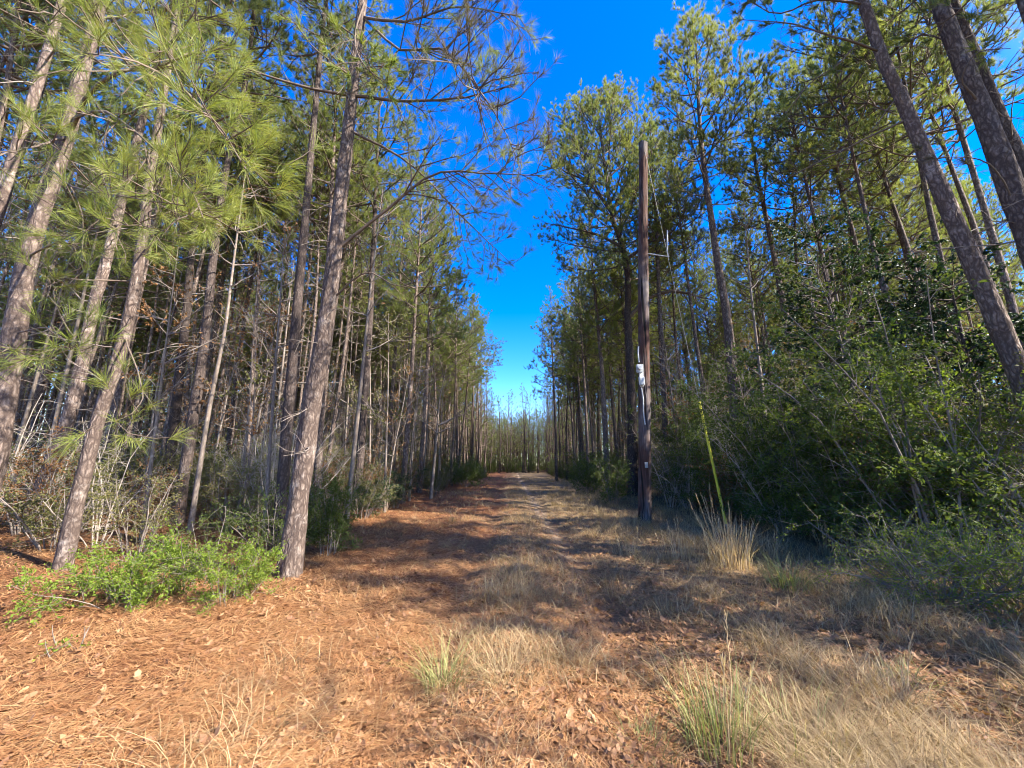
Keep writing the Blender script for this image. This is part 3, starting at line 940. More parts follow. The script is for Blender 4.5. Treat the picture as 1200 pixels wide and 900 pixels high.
# ------------------------------------------------------------------ pines placed one by one
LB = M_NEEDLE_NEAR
hero([(338, 677), (362, 500), (387, 340), (408, 150), (425, 0)], .148, 21, 'thick leaning grey pine at the left rim of the lane, its foot clear of yaupon', seed=3,
     rings=150, sides=48, rough=.32, crown0=.62, nb=40, blen=2.6, lod=1, stubs=34, boughs=[
        {'side': .6, 'wid': .0045, 'per': 34, 'density': 1.6, 'p': [(411, 112), (470, 118, 5.9), (540, 114, 5.5), (606, 95, 5.2)], 'r': .035, 'foliage': .8, 'lod': 1},
        {'p': [(411, 112), (350, 100, 5.9), (290, 82, 5.6), (225, 65, 5.3)], 'r': .032, 'foliage': .75},
        {'side': .6, 'wid': .0045, 'per': 34, 'density': 1.6, 'p': [(398, 290), (450, 250, 6.0), (510, 205, 5.8), (570, 205, 5.6), (640, 208, 5.4)], 'r': .032, 'foliage': .75},
        {'side': .6, 'wid': .0045, 'per': 34, 'density': 1.6, 'p': [(405, 150), (480, 190, 6.4), (540, 250, 6.8), (600, 310, 7.0)], 'r': .026, 'foliage': .75},
        {'side': .6, 'wid': .0045, 'per': 34, 'density': 1.6, 'p': [(425, 20), (480, 25, 5.6), (540, 8, 5.2), (612, 22, 5.0)], 'r': .03, 'foliage': .75},
        {'side': .6, 'wid': .0045, 'per': 34, 'density': 1.6, 'p': [(425, 20), (470, 60, 5.8), (520, 60, 5.4), (575, 130, 5.0), (605, 190, 4.9)], 'r': .028, 'foliage': .75, 'mat': M_NEEDLE_DRY},
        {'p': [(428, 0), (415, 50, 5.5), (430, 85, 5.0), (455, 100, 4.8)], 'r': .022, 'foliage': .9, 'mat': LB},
        {'p': [(390, 350), (430, 320, 5.9), (470, 335, 5.7), (520, 300, 5.5)], 'r': .016, 'foliage': .05},
        {'p': [(412, 90), (370, 60, 5.8), (340, 20, 5.6)], 'r': .02, 'foliage': .6, 'mat': LB}])
hero([(72, 668), (110, 510), (147, 390), (167, 280), (185, 150)], .092, 17, 'slender pale-barked pine rising behind the sunlit yaupon', seed=4, rings=110, sides=36, rough=.28, crown0=.6, nb=34, blen=1.9, stubs=30,
     boughs=[{'p': [(157, 330), (120, 328, 5.6), (85, 328, 4.6), (55, 325, 3.8)], 'r': .018, 'foliage': .9, 'mat': LB, 'nl': .2, 'lod': 0, 'density': .8, 't0': .6},
             {'p': [(147, 395), (175, 455, 5.0), (165, 480, 4.0), (150, 492, 3.4)], 'r': .012, 'foliage': .9, 'mat': LB, 'nl': .2, 'lod': 0, 'density': .55, 't0': .72, 'up': 0.0},
             {'p': [(160, 310), (205, 250, 5.5), (235, 225, 4.6), (270, 215, 3.9)], 'r': .014, 'foliage': .8, 'mat': LB, 'lod': 0, 'density': .8}])
hero([(28, 622), (62, 540), (87, 467), (110, 357), (135, 265)], .13, 19, 'stout grey pine leaning right, left of the slender pale-barked one', Y=8.3, seed=5, rings=110, sides=36, rough=.3, crown0=.6, nb=34, blen=2.2, stubs=22)
hero([(-40, 660), (-2, 510), (33, 300), (77, 160), (110, 33)], .125, 19, 'stout blotchy pine at the left picture edge carrying the bright drooping needle fan', Y=5.0, seed=6, rings=130, sides=44, rough=.3, crown0=.6, nb=30, blen=2.2, stubs=16,
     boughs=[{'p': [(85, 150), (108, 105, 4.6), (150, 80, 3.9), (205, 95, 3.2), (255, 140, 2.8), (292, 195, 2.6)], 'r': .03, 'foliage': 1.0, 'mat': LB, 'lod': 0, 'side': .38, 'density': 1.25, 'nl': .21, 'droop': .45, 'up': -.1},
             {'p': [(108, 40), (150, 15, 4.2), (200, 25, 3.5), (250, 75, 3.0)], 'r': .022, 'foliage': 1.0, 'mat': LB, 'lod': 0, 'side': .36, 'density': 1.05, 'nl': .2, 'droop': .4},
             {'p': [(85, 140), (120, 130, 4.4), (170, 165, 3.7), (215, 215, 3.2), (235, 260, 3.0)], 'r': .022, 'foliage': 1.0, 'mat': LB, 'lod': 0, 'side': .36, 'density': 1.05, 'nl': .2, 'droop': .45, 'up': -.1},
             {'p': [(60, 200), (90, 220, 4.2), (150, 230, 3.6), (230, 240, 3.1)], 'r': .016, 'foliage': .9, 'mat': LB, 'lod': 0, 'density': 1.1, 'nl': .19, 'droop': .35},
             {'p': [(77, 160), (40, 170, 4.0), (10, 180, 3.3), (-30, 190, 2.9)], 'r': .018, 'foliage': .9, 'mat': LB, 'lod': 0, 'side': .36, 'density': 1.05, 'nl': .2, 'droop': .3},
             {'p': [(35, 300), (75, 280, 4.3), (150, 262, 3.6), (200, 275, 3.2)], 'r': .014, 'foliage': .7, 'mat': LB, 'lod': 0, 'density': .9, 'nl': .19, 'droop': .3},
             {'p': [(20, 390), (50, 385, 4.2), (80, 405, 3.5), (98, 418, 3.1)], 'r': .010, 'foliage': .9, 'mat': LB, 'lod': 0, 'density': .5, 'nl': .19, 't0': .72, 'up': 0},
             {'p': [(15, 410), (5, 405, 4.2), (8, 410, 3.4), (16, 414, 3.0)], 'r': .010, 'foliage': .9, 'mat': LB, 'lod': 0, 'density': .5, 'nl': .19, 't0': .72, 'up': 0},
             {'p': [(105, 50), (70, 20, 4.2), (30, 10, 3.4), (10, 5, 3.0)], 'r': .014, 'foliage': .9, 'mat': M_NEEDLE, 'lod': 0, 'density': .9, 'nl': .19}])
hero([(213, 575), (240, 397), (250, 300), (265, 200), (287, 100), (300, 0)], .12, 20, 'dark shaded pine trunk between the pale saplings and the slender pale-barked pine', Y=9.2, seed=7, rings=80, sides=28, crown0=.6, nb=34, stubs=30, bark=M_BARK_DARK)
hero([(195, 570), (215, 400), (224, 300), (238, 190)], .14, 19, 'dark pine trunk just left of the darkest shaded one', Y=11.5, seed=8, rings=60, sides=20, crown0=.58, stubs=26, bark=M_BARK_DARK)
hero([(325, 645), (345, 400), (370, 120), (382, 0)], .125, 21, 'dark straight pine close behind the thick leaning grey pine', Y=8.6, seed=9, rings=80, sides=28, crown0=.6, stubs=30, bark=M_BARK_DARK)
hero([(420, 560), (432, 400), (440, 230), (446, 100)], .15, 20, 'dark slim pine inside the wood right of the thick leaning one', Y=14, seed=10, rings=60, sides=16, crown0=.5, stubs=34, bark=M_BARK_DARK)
hero([(473, 562), (482, 440), (491, 290), (498, 180)], .12, 18, 'pale slim pine with sunlit trunk near the shaded edge of the left wood', Y=17, seed=12, rings=60, sides=16, crown0=.42, nb=50, stubs=30)
hero([(372, 560), (385, 300), (395, 100)], .12, 19, 'thin dark pine showing just right of the thick leaning trunk', Y=12, seed=13, rings=60, sides=16, crown0=.55, stubs=30)
hero([(120, 560), (165, 330), (200, 180), (215, 90)], .13, 18, 'grey pine deep behind the slender pale-barked one, half in shade', Y=11, seed=14, rings=60, sides=16, crown0=.55, stubs=20)
hero([(290, 540), (305, 300), (322, 100)], .11, 19, 'thin grey pine left of the dark straight one', Y=15, seed=15, rings=50, sides=14, crown0=.55, stubs=30)

# right of the lane
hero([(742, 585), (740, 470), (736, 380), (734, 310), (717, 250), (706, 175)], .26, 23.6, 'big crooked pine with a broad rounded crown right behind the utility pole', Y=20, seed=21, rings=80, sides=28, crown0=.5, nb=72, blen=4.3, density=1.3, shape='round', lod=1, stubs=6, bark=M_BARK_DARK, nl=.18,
     boughs=[{'p': [(737, 372), (760, 350, 19.5), (790, 342, 19.2), (835, 352, 19)], 'side': 1.0, 'r': .13, 'foliage': .6, 'density': .8, 't0': .45},
             {'p': [(733, 305), (760, 285, 19.6), (785, 258, 19.3), (815, 238, 19)], 'side': 1.0, 'r': .12, 'foliage': .9, 't0': .4},
             {'p': [(730, 290), (700, 275, 20), (670, 268, 20), (640, 262, 20)], 'side': 1.0, 'r': .10, 'foliage': 1, 't0': .35},
             {'p': [(717, 250), (735, 215, 19.5), (760, 190, 19), (775, 160, 19)], 'side': 1.0, 'r': .12, 'foliage': 1, 't0': .35},
             {'p': [(717, 250), (690, 215, 19.5), (660, 200, 19), (645, 180, 19)], 'side': 1.0, 'r': .10, 'foliage': 1, 't0': .3}])
hero([(868, 600), (855, 400), (840, 300), (822, 170), (816, 60)], .20, 21.5, 'tall straight pine whose pointed crown stands against the sky right of the pole', Y=14, seed=22, rings=80, sides=24, crown0=.56, nb=48, blen=2.8, density=1.35, lod=1, stubs=16)
hero([(945, 595), (925, 400), (905, 290), (885, 190), (872, 90)], .19, 21.8, 'tall pine second from the sky gap, right of the pointed-crowned one', Y=17, seed=23, rings=70, sides=20, crown0=.54, nb=44, blen=2.8, density=1.1, stubs=16)
hero([(1040, 590), (1012, 400), (1000, 290), (963, 140)], .15, 20, 'slim pine with bare leaning trunk left of the leaning dark giant', Y=18, seed=24, rings=60, sides=18, crown0=.55, nb=46, blen=2.6, stubs=16)
hero([(1100, 560), (1075, 360), (1057, 282), (1017, 160)], .15, 20, 'slim pine with bowed trunk showing between the big leaning trunks', Y=16, seed=25, rings=60, sides=18, crown0=.55, nb=46, blen=2.6, stubs=16)
RB = [{'p': [(1058, 142), (1000, 170, 6.2), (940, 200, 6.4), (880, 226, 6.6)], 'r': .022, 'foliage': .06},
      {'p': [(1035, 62), (980, 45, 6.0), (925, 30, 6.2), (865, 25, 6.4)], 'r': .026, 'foliage': .5},
      {'p': [(1022, 30), (985, 75, 6.2), (955, 95, 6.3), (925, 135, 6.4)], 'r': .022, 'foliage': .75},
      {'p': [(1040, 70), (1080, 40, 5.8), (1120, 50, 5.6), (1170, 20, 5.5)], 'r': .022, 'foliage': .6},
      {'p': [(1012, 5), (960, 0, 6), (910, 15, 6), (860, -10, 6)], 'r': .026, 'foliage': .55}]
hero([(1262, 600), (1193, 435), (1120, 262), (1060, 125), (1010, 0)], .148, 20, 'dark leaning giant pine crossing the upper right, foot hidden in the thicket', Y=6.1, seed=26, rings=150, sides=44, rough=.32, crown0=.62, nb=40, blen=2.6, stubs=18, boughs=RB)
hero([(1330, 610), (1215, 300), (1155, 140), (1100, 0)], .175, 21, 'dark massive pine trunk at the right picture edge, beyond the leaning giant', Y=5.4, seed=27, rings=150, sides=44, rough=.32, crown0=.62, nb=40, blen=2.6, stubs=12,
     boughs=[{'p': [(1150, 125), (1130, 90, 5.2), (1150, 60, 5.0), (1190, 55, 4.8)], 'r': .02, 'foliage': .7},
             {'p': [(1190, 240), (1160, 190, 5.2), (1120, 180, 5.1), (1085, 200, 5.0)], 'r': .014, 'foliage': .6, 'mat': M_NEEDLE_DRY}])
hero([(1400, 600), (1240, 280), (1200, 195), (1118, 0)], .14, 20, 'pine with bright rim-lit trunk pressed behind the massive edge one', Y=7.0, seed=28, rings=110, sides=30, rough=.3, crown0=.6, nb=36, stubs=10)
hero([(712, 560), (705, 430), (696, 330), (690, 250)], .18, 20, 'slim straight pine left of the crooked broad-crowned one', Y=24, seed=29, rings=50, sides=14, crown0=.42, nb=52, blen=2.6, stubs=20)
hero([(690, 560), (686, 470), (679, 350)], .12, 18.5, 'thinner pine standing left of the slim straight one', Y=27, seed=30, rings=50, sides=12, crown0=.40, nb=52, blen=2.4, stubs=20)
hero([(652, 552), (651, 500), (648, 430)], .15, 19.5, 'slim dark pine on the right where the sky gap narrows', Y=38, seed=31, rings=40, sides=10, crown0=.4, nb=50, blen=2.6, lod=2, stubs=12)
hero([(783, 570), (775, 400), (768, 250)], .15, 20, 'straight pine showing just right of the utility pole', Y=18, seed=32, rings=50, sides=14, crown0=.52, nb=46, blen=2.4, stubs=18)

# pale saplings among the left trunks
def sapling_hero(pix, Y, r, H, label, seed, **kw):
    pts = [at(px, py, Y) for px, py in pix]
    z0 = float(gh(pts[0][0], Y)); base = np.array([pts[0][0], Y, z0])
    d = norm(pts[-1] - pts[-2]); pts.append(pts[-1] + d * max(.5, (z0 + H - pts[-1][2]) / d[2]))
    poly = [np.array([0, 0, -.15])] + [p - base for p in pts[1:]]
    m = sapling_meshes(H, r, seed, poly=poly, **kw)
    occupied.append((base[0], base[1], .6))
    return two_part('sapling', 'trunk', 'crown', m, base, label, 'sapling')
sapling_hero([(222, 625), (245, 480), (263, 390), (273, 313)], 8.6, .055, 9, 'pale thin sapling slanting up right of the darkest shaded pine', 41, nleaf=160, crown0=.45)
sapling_hero([(311, 620), (318, 500), (325, 400)], 8.8, .045, 7.5, 'pale thin upright sapling left of the thick leaning pine', 42, nleaf=120, crown0=.45)
sapling_hero([(165, 640), (175, 560), (190, 440)], 7.6, .035, 6, 'grey spindly sapling between the yaupon and the slender pale-barked pine', 43, nleaf=60, crown0=.4)
sapling_hero([(505, 576), (511, 520), (515, 470), (521, 440)], 19, .085, 6.5, 'bleached leafless sapling forking at the left wood edge', 44, nleaf=0, crown0=.4, blen=2.6, nb=9)
sapling_hero([(480, 575), (486, 500), (494, 430)], 18, .05, 7, 'thin whitish sapling beside the bleached forking one', 45, nleaf=40, crown0=.45)
sapling_hero([(285, 600), (296, 500), (300, 400)], 9.8, .03, 6, 'spindly sapling with withered red-brown leaves in the left wood', 46, nleaf=900, crown0=.3, leaf=.075)
sapling_hero([(175, 560), (185, 450), (200, 380)], 10.2, .04, 7, 'sapling hung with dead brown leaves behind the slender pale-barked pine', 47, nleaf=1300, crown0=.35, leaf=.08)

# ------------------------------------------------------------------ shrubs placed one by one
def shrub_at(px, py, Y, meshes, label, s=1.0, rz=0, cat='shrub', name='yaupon_shrub', group=None):
    if Y is None: g = gpix(px, py)
    else:
        g = at(px, py, Y); g[2] = float(gh(g[0], Y))
    occupied.append((g[0], g[1], .7))
    return two_part(name, 'stem', 'foliage', meshes, g, label, cat, group, rz, s)
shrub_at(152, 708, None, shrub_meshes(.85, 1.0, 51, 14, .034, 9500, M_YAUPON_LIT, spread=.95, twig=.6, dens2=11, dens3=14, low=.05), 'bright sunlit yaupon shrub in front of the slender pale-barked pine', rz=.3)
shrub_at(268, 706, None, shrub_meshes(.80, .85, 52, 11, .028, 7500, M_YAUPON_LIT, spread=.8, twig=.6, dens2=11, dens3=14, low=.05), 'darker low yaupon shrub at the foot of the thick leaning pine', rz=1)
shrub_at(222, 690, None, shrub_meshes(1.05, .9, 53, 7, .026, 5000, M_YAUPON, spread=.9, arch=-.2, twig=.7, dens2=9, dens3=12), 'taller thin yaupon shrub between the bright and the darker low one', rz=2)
shrub_at(82, 762, None, shrub_meshes(.28, .35, 54, 4, .035, 90, M_YAUPON_LIT), 'tiny yaupon seedling on the straw below the bright yaupon', rz=0)
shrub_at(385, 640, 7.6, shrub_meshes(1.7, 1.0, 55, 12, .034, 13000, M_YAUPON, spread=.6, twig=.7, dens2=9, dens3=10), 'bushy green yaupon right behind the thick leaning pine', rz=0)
shrub_at(1105, 705, None, shrub_meshes(1.15, 1.5, 56, 18, .026, 13000, M_YAUPON_LIT, spread=1.05, twig=1.2, dens2=10, dens3=12, low=.05), 'small-leaved grey-green yaupon catching sun at the right picture edge', rz=.6)
shrub_at(1200, 715, None, shrub_meshes(1.0, 1.2, 57, 15, .026, 10000, M_YAUPON_LIT, spread=1.0, twig=1.2, dens2=10, dens3=12, low=.05), 'second small-leaved yaupon cut by the right picture edge', rz=.6)
shrub_at(692, 572, 22, shrub_meshes(3.0, 2.4, 58, 12, .085, 6000, M_YAUPON, spread=.6), 'rounded green shrub at the right lane edge before the far pines', rz=.4)
shrub_at(432, 596, 13.0, shrub_meshes(1.4, 1.6, 59, 10, .05, 4500, M_HOLLY, spread=.7), 'low dark glossy shrub on the left wood edge above the shaded straw')
shrub_at(462, 588, 15.5, shrub_meshes(1.7, 1.4, 60, 10, .055, 4200, M_HOLLY, spread=.6), 'dark glossy shrub beside the pale slim pine')
shrub_at(545, 562, 30, shrub_meshes(2.6, 2.6, 61, 12, .10, 4800, M_YAUPON, spread=.7), 'round green shrub reaching into the far left of the lane')
shrub_at(720, 590, 16.5, shrub_meshes(2.3, 1.6, 62, 10, .06, 5200, M_YAUPON, spread=.6), 'mid-green shrub at the foot of the big crooked pine')

# dark broad-leaved evergreens over the thicket
def evergreen(px, Y, H, seed, label, r=.07, n=13000, leaf=.085):
    g = at(px, 560, Y); g[2] = float(gh(g[0], Y))
    m = sapling_meshes(H, r, seed, mat=M_HOLLY, nleaf=n, leaf=leaf, nb=60, blen=1.7, bark=M_BARK_DARK, crown0=.22, lean=.2, flat=-.1)
    occupied.append((g[0], g[1], .8))
    return two_part('holly_tree', 'trunk', 'crown', m, g, label, 'holly tree', None, seed)
evergreen(1012, 9.6, 7.8, 71, 'dark layered holly rising over the thicket left of the leaning giant')
evergreen(1110, 9.0, 6.6, 72, 'dark bushy holly crowded between the leaning giant and the layered one')
evergreen(900, 13.5, 5.0, 73, 'lower yellow-green holly behind the yellow guy guard', leaf=.08)
evergreen(1165, 8.0, 5.5, 74, 'dark holly behind the leaning giant trunk')

# ------------------------------------------------------------------ the thicket and the brush: copies
def copy_thing(src, loc, rz, s, label, group, tilt=(0, 0)):
    c = src.copy(); C.objects.link(c)
    c.location = [float(v) for v in loc]; c.rotation_euler = (tilt[0], tilt[1], rz); c.scale = (s, s, s) if not isinstance(s, tuple) else s
    c['label'] = label; c['group'] = group
    for ch in src.children:
        d = ch.copy(); C.objects.link(d); d.parent = c
    return c


def scatter(protos, spots, label, group, name, cat, s=(.8, 1.2), p2='foliage', p1='stem'):
    made = [None] * len(protos)
    for i, (x, y) in enumerate(spots):
        k = i % len(protos)
        z = float(gh(x, y)); rz = R.random() * 6.283; sc_ = R.uniform(*s)
        lb = label(x, y) if callable(label) else label
        if made[k] is None:
            made[k] = two_part(name, p1, p2, protos[k], (x, y, z), lb, cat, group, rz, sc_)
        else:
            copy_thing(made[k], (x, y, z), rz, sc_, lb, group)


def free(x, y, r):
    return all((x - a) ** 2 + (y - b) ** 2 > (r + c) ** 2 * .5 for a, b, c in occupied)


def spots(n, fx, r=.3, seed=1, tries=40):
    g = np.random.default_rng(seed); out = []
    for _ in range(n * tries):
        if len(out) >= n: break
        x, y = fx(g)
        if abs(x) > y * 1.36 + 2.5 or not free(x, y, r): continue
        out.append((x, y))
    return out

thick = [shrub_meshes(3.4, 2.0, 80 + i, 10, .05, 13000, M_YAUPON, spread=.55, dens2=6, dens3=6, twig=.75, low=.05) for i in range(3)] + \
        [shrub_meshes(2.6, 1.8, 90 + i, 12, .045, 5000, M_OLIVE, spread=.8, dens2=6, dens3=5, arch=-.35, twig=1.25, low=.1) for i in range(2)]
R = np.random.default_rng(77)
thick += [shrub_meshes(3.0, 1.8, 95, 10, .04, 9000, M_YAUPON_LIT, spread=.55, dens2=7, dens3=8, twig=.75, low=.05), shrub_meshes(2.4, 1.6, 96, 12, .06, 2200, M_BROWNLEAF, spread=.7, arch=-.2, twig=.9, low=.1)]
scatter([thick[0], thick[3], thick[5], thick[1], thick[2], thick[6]], spots(64, lambda g: (6.7 + 3.2 * g.random() ** 1.3, 5.9 + 14 * g.random() ** 1.2), .3, 3),
        'tangled shrub crowded in the shaded thicket along the right edge', 'yaupon of the right-hand thicket', 'yaupon_shrub', 'shrub', (.6, 1.5))
scatter([sapling_meshes(5.5, .04, 131, mat=M_YAUPON, nleaf=3800, leaf=.07, nb=34, blen=1.3, crown0=.15), sapling_meshes(4.6, .035, 132, mat=M_OLIVE, nleaf=3000, leaf=.07, nb=30, blen=1.2, crown0=.15)],
        spots(26, lambda g: (7.2 + 5 * g.random(), 7 + 16 * g.random()), .3, 33), 'leafy young hardwood rising out of the right-hand thicket', 'leafy saplings in the right-hand thicket', 'sapling', 'sapling', (.7, 1.25), 'crown', 'trunk')
scatter([thick[1], thick[4], thick[2]], spots(36, lambda g: (5.6 + 5 * g.random() ** 1.5, 17 + 45 * g.random()), .3, 4),
        'green shrub of the far row between the right verge and the pines', 'shrubs along the far right edge', 'yaupon_shrub', 'shrub', (.6, .95))
brush = [shrub_meshes(2.2, 1.6, 100 + i, 10, .055, 3200, (M_OLIVE, M_BROWNLEAF, M_OLIVE)[i], spread=.7, dens2=6, dens3=4, twig=1.2) for i in range(3)] + [shrub_meshes(1.5, 1.3, 110, 10, .04, 4200, M_YAUPON, spread=.7)]
scatter(brush, spots(100, lambda g: (-5.2 - 22 * g.random() ** 1.1, 7.5 + 26 * g.random()), .2, 5),
        'twiggy olive and brown brush low between the trunks of the left wood', 'brush inside the left wood', 'brush_shrub', 'shrub', (.6, 1.5))
scatter(brush, spots(95, lambda g: (-4.2 - 11 * g.random(), 6.6 + 9 * g.random()), .1, 25),
        'low olive and brown undergrowth shrub near the front of the left wood', 'low growth at the front of the left wood', 'brush_shrub', 'shrub', (.4, 1.0))
scatter(brush[:3] + [thick[4]], spots(60, lambda g: (7.5 + 14 * g.random(), 13 + 24 * g.random()), .2, 15),
        'twiggy olive and brown brush between the trunks of the right wood', 'brush inside the right wood', 'brush_shrub', 'shrub', (.8, 1.6))
scatter([brush[3], brush[0], thick[2]], spots(44, lambda g: (-4.0 - 2.2 * g.random(), 11 + 48 * g.random()), .3, 6),
        'green and olive shrub lining the far left edge of the lane', 'shrubs along the left lane edge', 'brush_shrub', 'shrub', (.5, .9))
saps = [sapling_meshes(7, .045, 120, nleaf=140, crown0=.4), sapling_meshes(8.5, .055, 121, nleaf=60, crown0=.45), sapling_meshes(6, .035, 122, nleaf=700, crown0=.3), sapling_meshes(6.5, .04, 123, mat=M_OLIVE, nleaf=1100, crown0=.25)]
scatter(saps, spots(84, lambda g: (-4.3 - 16 * g.random() ** 1.3, 8.5 + 30 * g.random()), .3, 8),
        'thin grey sapling standing among the pine trunks of the left wood', 'saplings of the left wood', 'sapling', 'sapling', (.8, 1.3), 'crown', 'trunk')
scatter(saps, spots(56, lambda g: (6.8 + 12 * g.random() ** 1.3, 11 + 28 * g.random()), .3, 9),
        'thin grey sapling standing among the pine trunks of the right wood', 'saplings of the right wood', 'sapling', 'sapling', (.8, 1.3), 'crown', 'trunk')

bare = [shrub_meshes(3.4, 2.0, 140 + i, 9, .035, 500, M_YAUPON_LIT, M_PALETWIG, spread=.8, dens2=5, dens3=5, arch=-.25, twig=.9, low=.1) for i in range(3)]
scatter(bare, spots(20, lambda g: (6.1 + 3.0 * g.random(), 5.6 + 12 * g.random()), .1, 43), 'pale bare-twigged bush leaning out of the thicket along the right edge', 'bare bushes of the right-hand thicket', 'bare_shrub', 'shrub', (.55, 1.25))
scatter(bare, spots(34, lambda g: (-4.4 - 12 * g.random(), 6.4 + 14 * g.random()), .1, 44), 'pale bare-twigged bush among the trunks of the left wood', 'bare bushes of the left wood', 'bare_shrub', 'shrub', (.5, 1.2))

# ------------------------------------------------------------------ the pine stand
mid = [pine_meshes(h, r, 200 + i, crown0=c, lod=1, rings=24, sides=10, nb=56, blen=b * 1.15, stubs=18, foliage=.68) for i, (h, r, c, b) in enumerate(
    [(18, .10, .56, 2.0), (19.5, .12, .60, 2.2), (17, .08, .54, 1.8), (20, .13, .62, 2.3), (18.5, .095, .57, 1.9), (16, .07, .52, 1.7)])]
edge = [pine_meshes(h, r, 220 + i, crown0=c, lod=1, rings=24, sides=10, nb=60, foliage=.85, blen=b * 1.05, stubs=16) for i, (h, r, c, b) in enumerate(
    [(19, .13, .44, 2.6), (18, .11, .5, 2.3), (20, .14, .52, 2.6)])]
far_ = [pine_meshes(h, r, 240 + i, crown0=c, lod=2, rings=14, sides=7, nb=56, blen=b * 1.2, stubs=10, density=.8) for i, (h, r, c, b) in enumerate(
    [(18, .13, .5, 2.3), (19.5, .14, .55, 2.4), (17, .12, .45, 2.2), (20, .15, .4, 2.7)])]
g = np.random.default_rng(99)
cand = []
sp = 2.4
for ix in range(-28, 29):
    for iy in range(0, 45):
        x = ix * sp + g.normal(0, .62); y = iy * sp + g.normal(0, .62)
        le, re_ = -4.3 - .5 * (y < 14), 7.2 - 1.2 * min(1, max(0, (y - 12) / 20))
        if le < x < re_ and y < 74: continue
        if y < 2.5 or abs(x) > y * 1.36 + 2.0: continue
        if math.hypot(x, y) < 6.5 or not free(x, y, .8): continue
        if y < 11 and x < 0 and g.random() < .45: continue
        if x > 0 and g.random() < .38: continue
        if g.random() < .12: continue
        if le < x < re_ and y < 86: continue
        cand.append((math.hypot(x, y), x, y))
cand.sort()
NEAR = 274
made = {}
R = np.random.default_rng(123)
for i, (d, x, y) in enumerate(cand[:NEAR]):
    isedge = d > 21 and ((-6.8 < x < 0) or (0 < x < 8.5))
    pool, nm = (far_, 'f') if d > 34 else (edge, 'e') if isedge else (mid, 'm')
    k = int(R.integers(0, len(pool)))
    side = 'left' if x < 0 else 'right'
    if y > 84 and abs(x) < 6:
        lb, gr = 'small distant pine closing the far end of the lane', 'pines closing the lane'
    elif isedge:
        lb, gr = f'green-crowned pine in the front row along the {side} lane edge', f'front row pines on the {side}'
    elif d < 20:
        lb, gr = f'slim grey pine of the {side} wood, bare-trunked below a high thin crown', f'nearer pines of the {side} wood'
    else:
        lb, gr = f'thin pine deep inside the {side} wood, mostly hidden by nearer trunks', f'deep pines of the {side} wood'
    z = float(gh(x, y)) ; s = R.uniform(.88, 1.14); rz = R.random() * 6.283; tl = tuple(R.normal(0, .02, 2))
    if (nm, k) not in made:
        made[nm, k] = pine_obj(*pool[k], (x, y, z), lb, gr, rz, s, tl)
    else:
        copy_thing(made[nm, k], (x, y, z), rz, s, lb, gr, tl)

for i, (x, y) in enumerate(((12.6, 10.3), (16.2, 12.6), (18.6, 16.2), (14.2, 14.9))):
    copy_thing(made['m', i % 6] if ('m', i % 6) in made else made['m', 0], (x, y, float(gh(x, y))), i * 1.3, 1.05, 'tall thin pine filling the upper right behind the leaning giant', 'thin pines behind the leaning giant')

# far pines that read as one mass
lo = []
for i, (h, r, c, b) in enumerate([(18, .15, .22, 2.8), (19, .15, .34, 2.8), (17, .14, .12, 2.6)]):
    lo.append(pine_meshes(h, r, 260 + i, crown0=c, lod=3, rings=8, sides=5, nb=36, blen=b, stubs=0, density=.32))
def arrays(me):
    V = np.zeros(len(me.vertices) * 3, np.float32); me.vertices.foreach_get('co', V)
    ls = np.zeros(len(me.loops), np.int32); me.loops.foreach_get('vertex_index', ls)
    st = np.zeros(len(me.polygons), np.int32); me.polygons.foreach_get('loop_start', st)
    mi = np.zeros(len(me.polygons), np.int32); me.polygons.foreach_get('material_index', mi)
    ct = np.diff(np.append(st, len(ls)))
    out = []
    for nn in (3, 4):
        for m in range(2):
            s_ = st[(ct == nn) & (mi == m)]
            if len(s_): out.append((ls[s_[:, None] + np.arange(nn)], m))
    return V.reshape(-1, 3), out
lo = [(arrays(a), arrays(b)) for a, b in lo]
rest = cand[NEAR:]
for _ in range(240):
    rest.append((0, g.uniform(-16, 16), g.uniform(100, 128)))
for _ in range(520):
    y = g.uniform(70, 150); x = g.uniform(-90, 90)
    if y < 104 and abs(x) < 8 or y < 108 and abs(x) > 66: continue
    rest.append((0, x, y))
mb = MB()
for d, x, y in rest:
    (tv, tf), (cv, cf) = lo[int(g.integers(0, 3))]
    a = g.random() * 6.283; s = g.uniform(.9, 1.12) * (.78 if abs(x) < 14 and y > 90 else 1)
    M = np.array([[math.cos(a), -math.sin(a), 0], [math.sin(a), math.cos(a), 0], [0, 0, 1]]) * s
    o = np.array([x, y, float(gh(x, y))])
    for V, fs, off in ((tv, tf, 0), (cv, cf, 2)):
        V = V @ M.T + o
        first = True
        base = mb.n
        mb.V.append(V.astype(np.float32)); mb.n += len(V)
        for f, m in fs: mb.F.append((f + base, off + m, False))
tag(part('distant_pine_wood', mb.mesh('distant_pine_wood', [M_BARK, M_DEADTWIG, M_TWIG, M_NEEDLE])), kind='stuff')

# a low mass of far undergrowth behind the stands
mb = MB(); R = np.random.default_rng(321)
n = 130000
y = R.uniform(20, 150, n); x = R.uniform(-90, 90, n)
k = (np.abs(x) > 8.5 + 2 * vnoise(y * .3, y * 0, 61)) | (y > 92)
x, y = x[k], y[k]
hh = (3.4 * vnoise(x * .35, y * .35, 62) ** 1.4 * 1.3 * (1 - .4 * sstep(40, 20, y)) + 7.0 * sstep(55, 100, y)) * R.random(len(x)) ** .8
P = np.stack([x, y, gh(x, y) + hh], 1)
mb.add(*leaves(P, rand_unit(len(x)), .42, .5), 0)
tag(part('undergrowth', mb.mesh('undergrowth', [M_OLIVE])), kind='stuff')

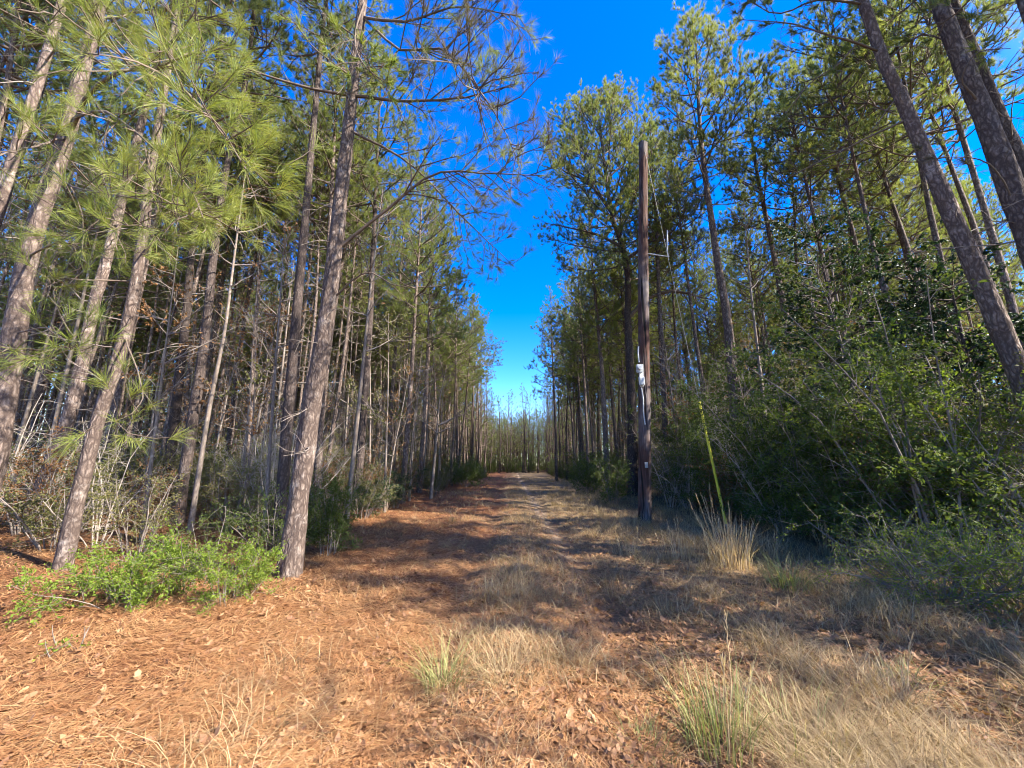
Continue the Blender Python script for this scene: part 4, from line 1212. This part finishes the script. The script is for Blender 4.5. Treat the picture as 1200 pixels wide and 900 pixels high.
# the stand beyond the right picture edge: unseen trees added to shadow the lane
R = np.random.default_rng(55)
for x, y, k in ((17.5, 2.2, 1), (10.2, 3.7, 0), (12.5, 4.9, 5), (14, 1.9, 2)):
    copy_thing(made['m', k], (x, y, float(gh(x, y))), R.random() * 6.28, R.uniform(.9, 1.1), 'unseen pine added beyond the right picture edge to shade the lane', 'pines added for shade beyond the right picture edge')

copy_thing(made['e', 0] if ('e', 0) in made else made['m', 0], (8.2, 2.0, float(gh(8.2, 2.0))), 1.0, .52, 'unseen low-crowned pine added beyond the right picture edge to shade the lane', 'pines added for shade beyond the right picture edge')  # unseen small pine, added to lay a shade band across the lane
hol = [o for o in C.objects if o.get('category') == 'holly tree']
for (x, y, s), h in zip(((9.3, 2.2, .85), (12.6, 4.7, .9), (8.4, 1.7, .62)), hol):  # hollies out of view, added so their shadows darken the right verge
    copy_thing(h, (x, y, float(gh(x, y))), R.random() * 6, s, 'unseen dark holly added beyond the right picture edge to shade the verge', 'hollies added for shade beyond the right picture edge')
R = np.random.default_rng(66)
scatter([thick[0], thick[1]], [(R.uniform(-8, 8), R.uniform(84, 93)) for _ in range(16)], 'rounded shrub across the far end of the lane under the closing pines', 'shrubs closing the lane', 'yaupon_shrub', 'shrub', (1.0, 1.5))

sp_ = [o for o in C.objects if o.get('group') == 'saplings of the right wood'][:3]
R = np.random.default_rng(67)
for i, (x, y) in enumerate(((6.6, .6), (7.4, -.5), (8.4, .2), (7.0, 1.9), (9.0, 2.2), (9.6, -.8), (8.8, 3.2), (10.4, 1.0))):  # saplings out of view, added for thin shadow streaks on the grass
    copy_thing(sp_[i % 3], (x, y, float(gh(x, y))), R.random() * 6, R.uniform(.9, 1.3), 'unseen thin sapling added beyond the right picture edge for shadow streaks', 'saplings added for shade beyond the right picture edge')

copy_thing(made['e', 1], (9.8, 2.5, float(gh(9.8, 2.5))), 2.0, .5, 'unseen low-crowned pine added beyond the right picture edge to shade the lane', 'pines added for shade beyond the right picture edge')  # second unseen small pine, added for the same shade band
tk = [o for o in C.objects if o.get('group') == 'yaupon of the right-hand thicket'][:2]
for i, (x, y, s) in enumerate(((7.9, 2.1, 1.3), (7.2, 1.2, 1.1))):  # unseen shrubs, added to block the sun from the right foreground
    copy_thing(tk[i % 2], (x, y, float(gh(x, y))), i * 1.7, s, 'unseen yaupon added beyond the right picture edge to shade the verge', 'yaupon added for shade beyond the right picture edge')
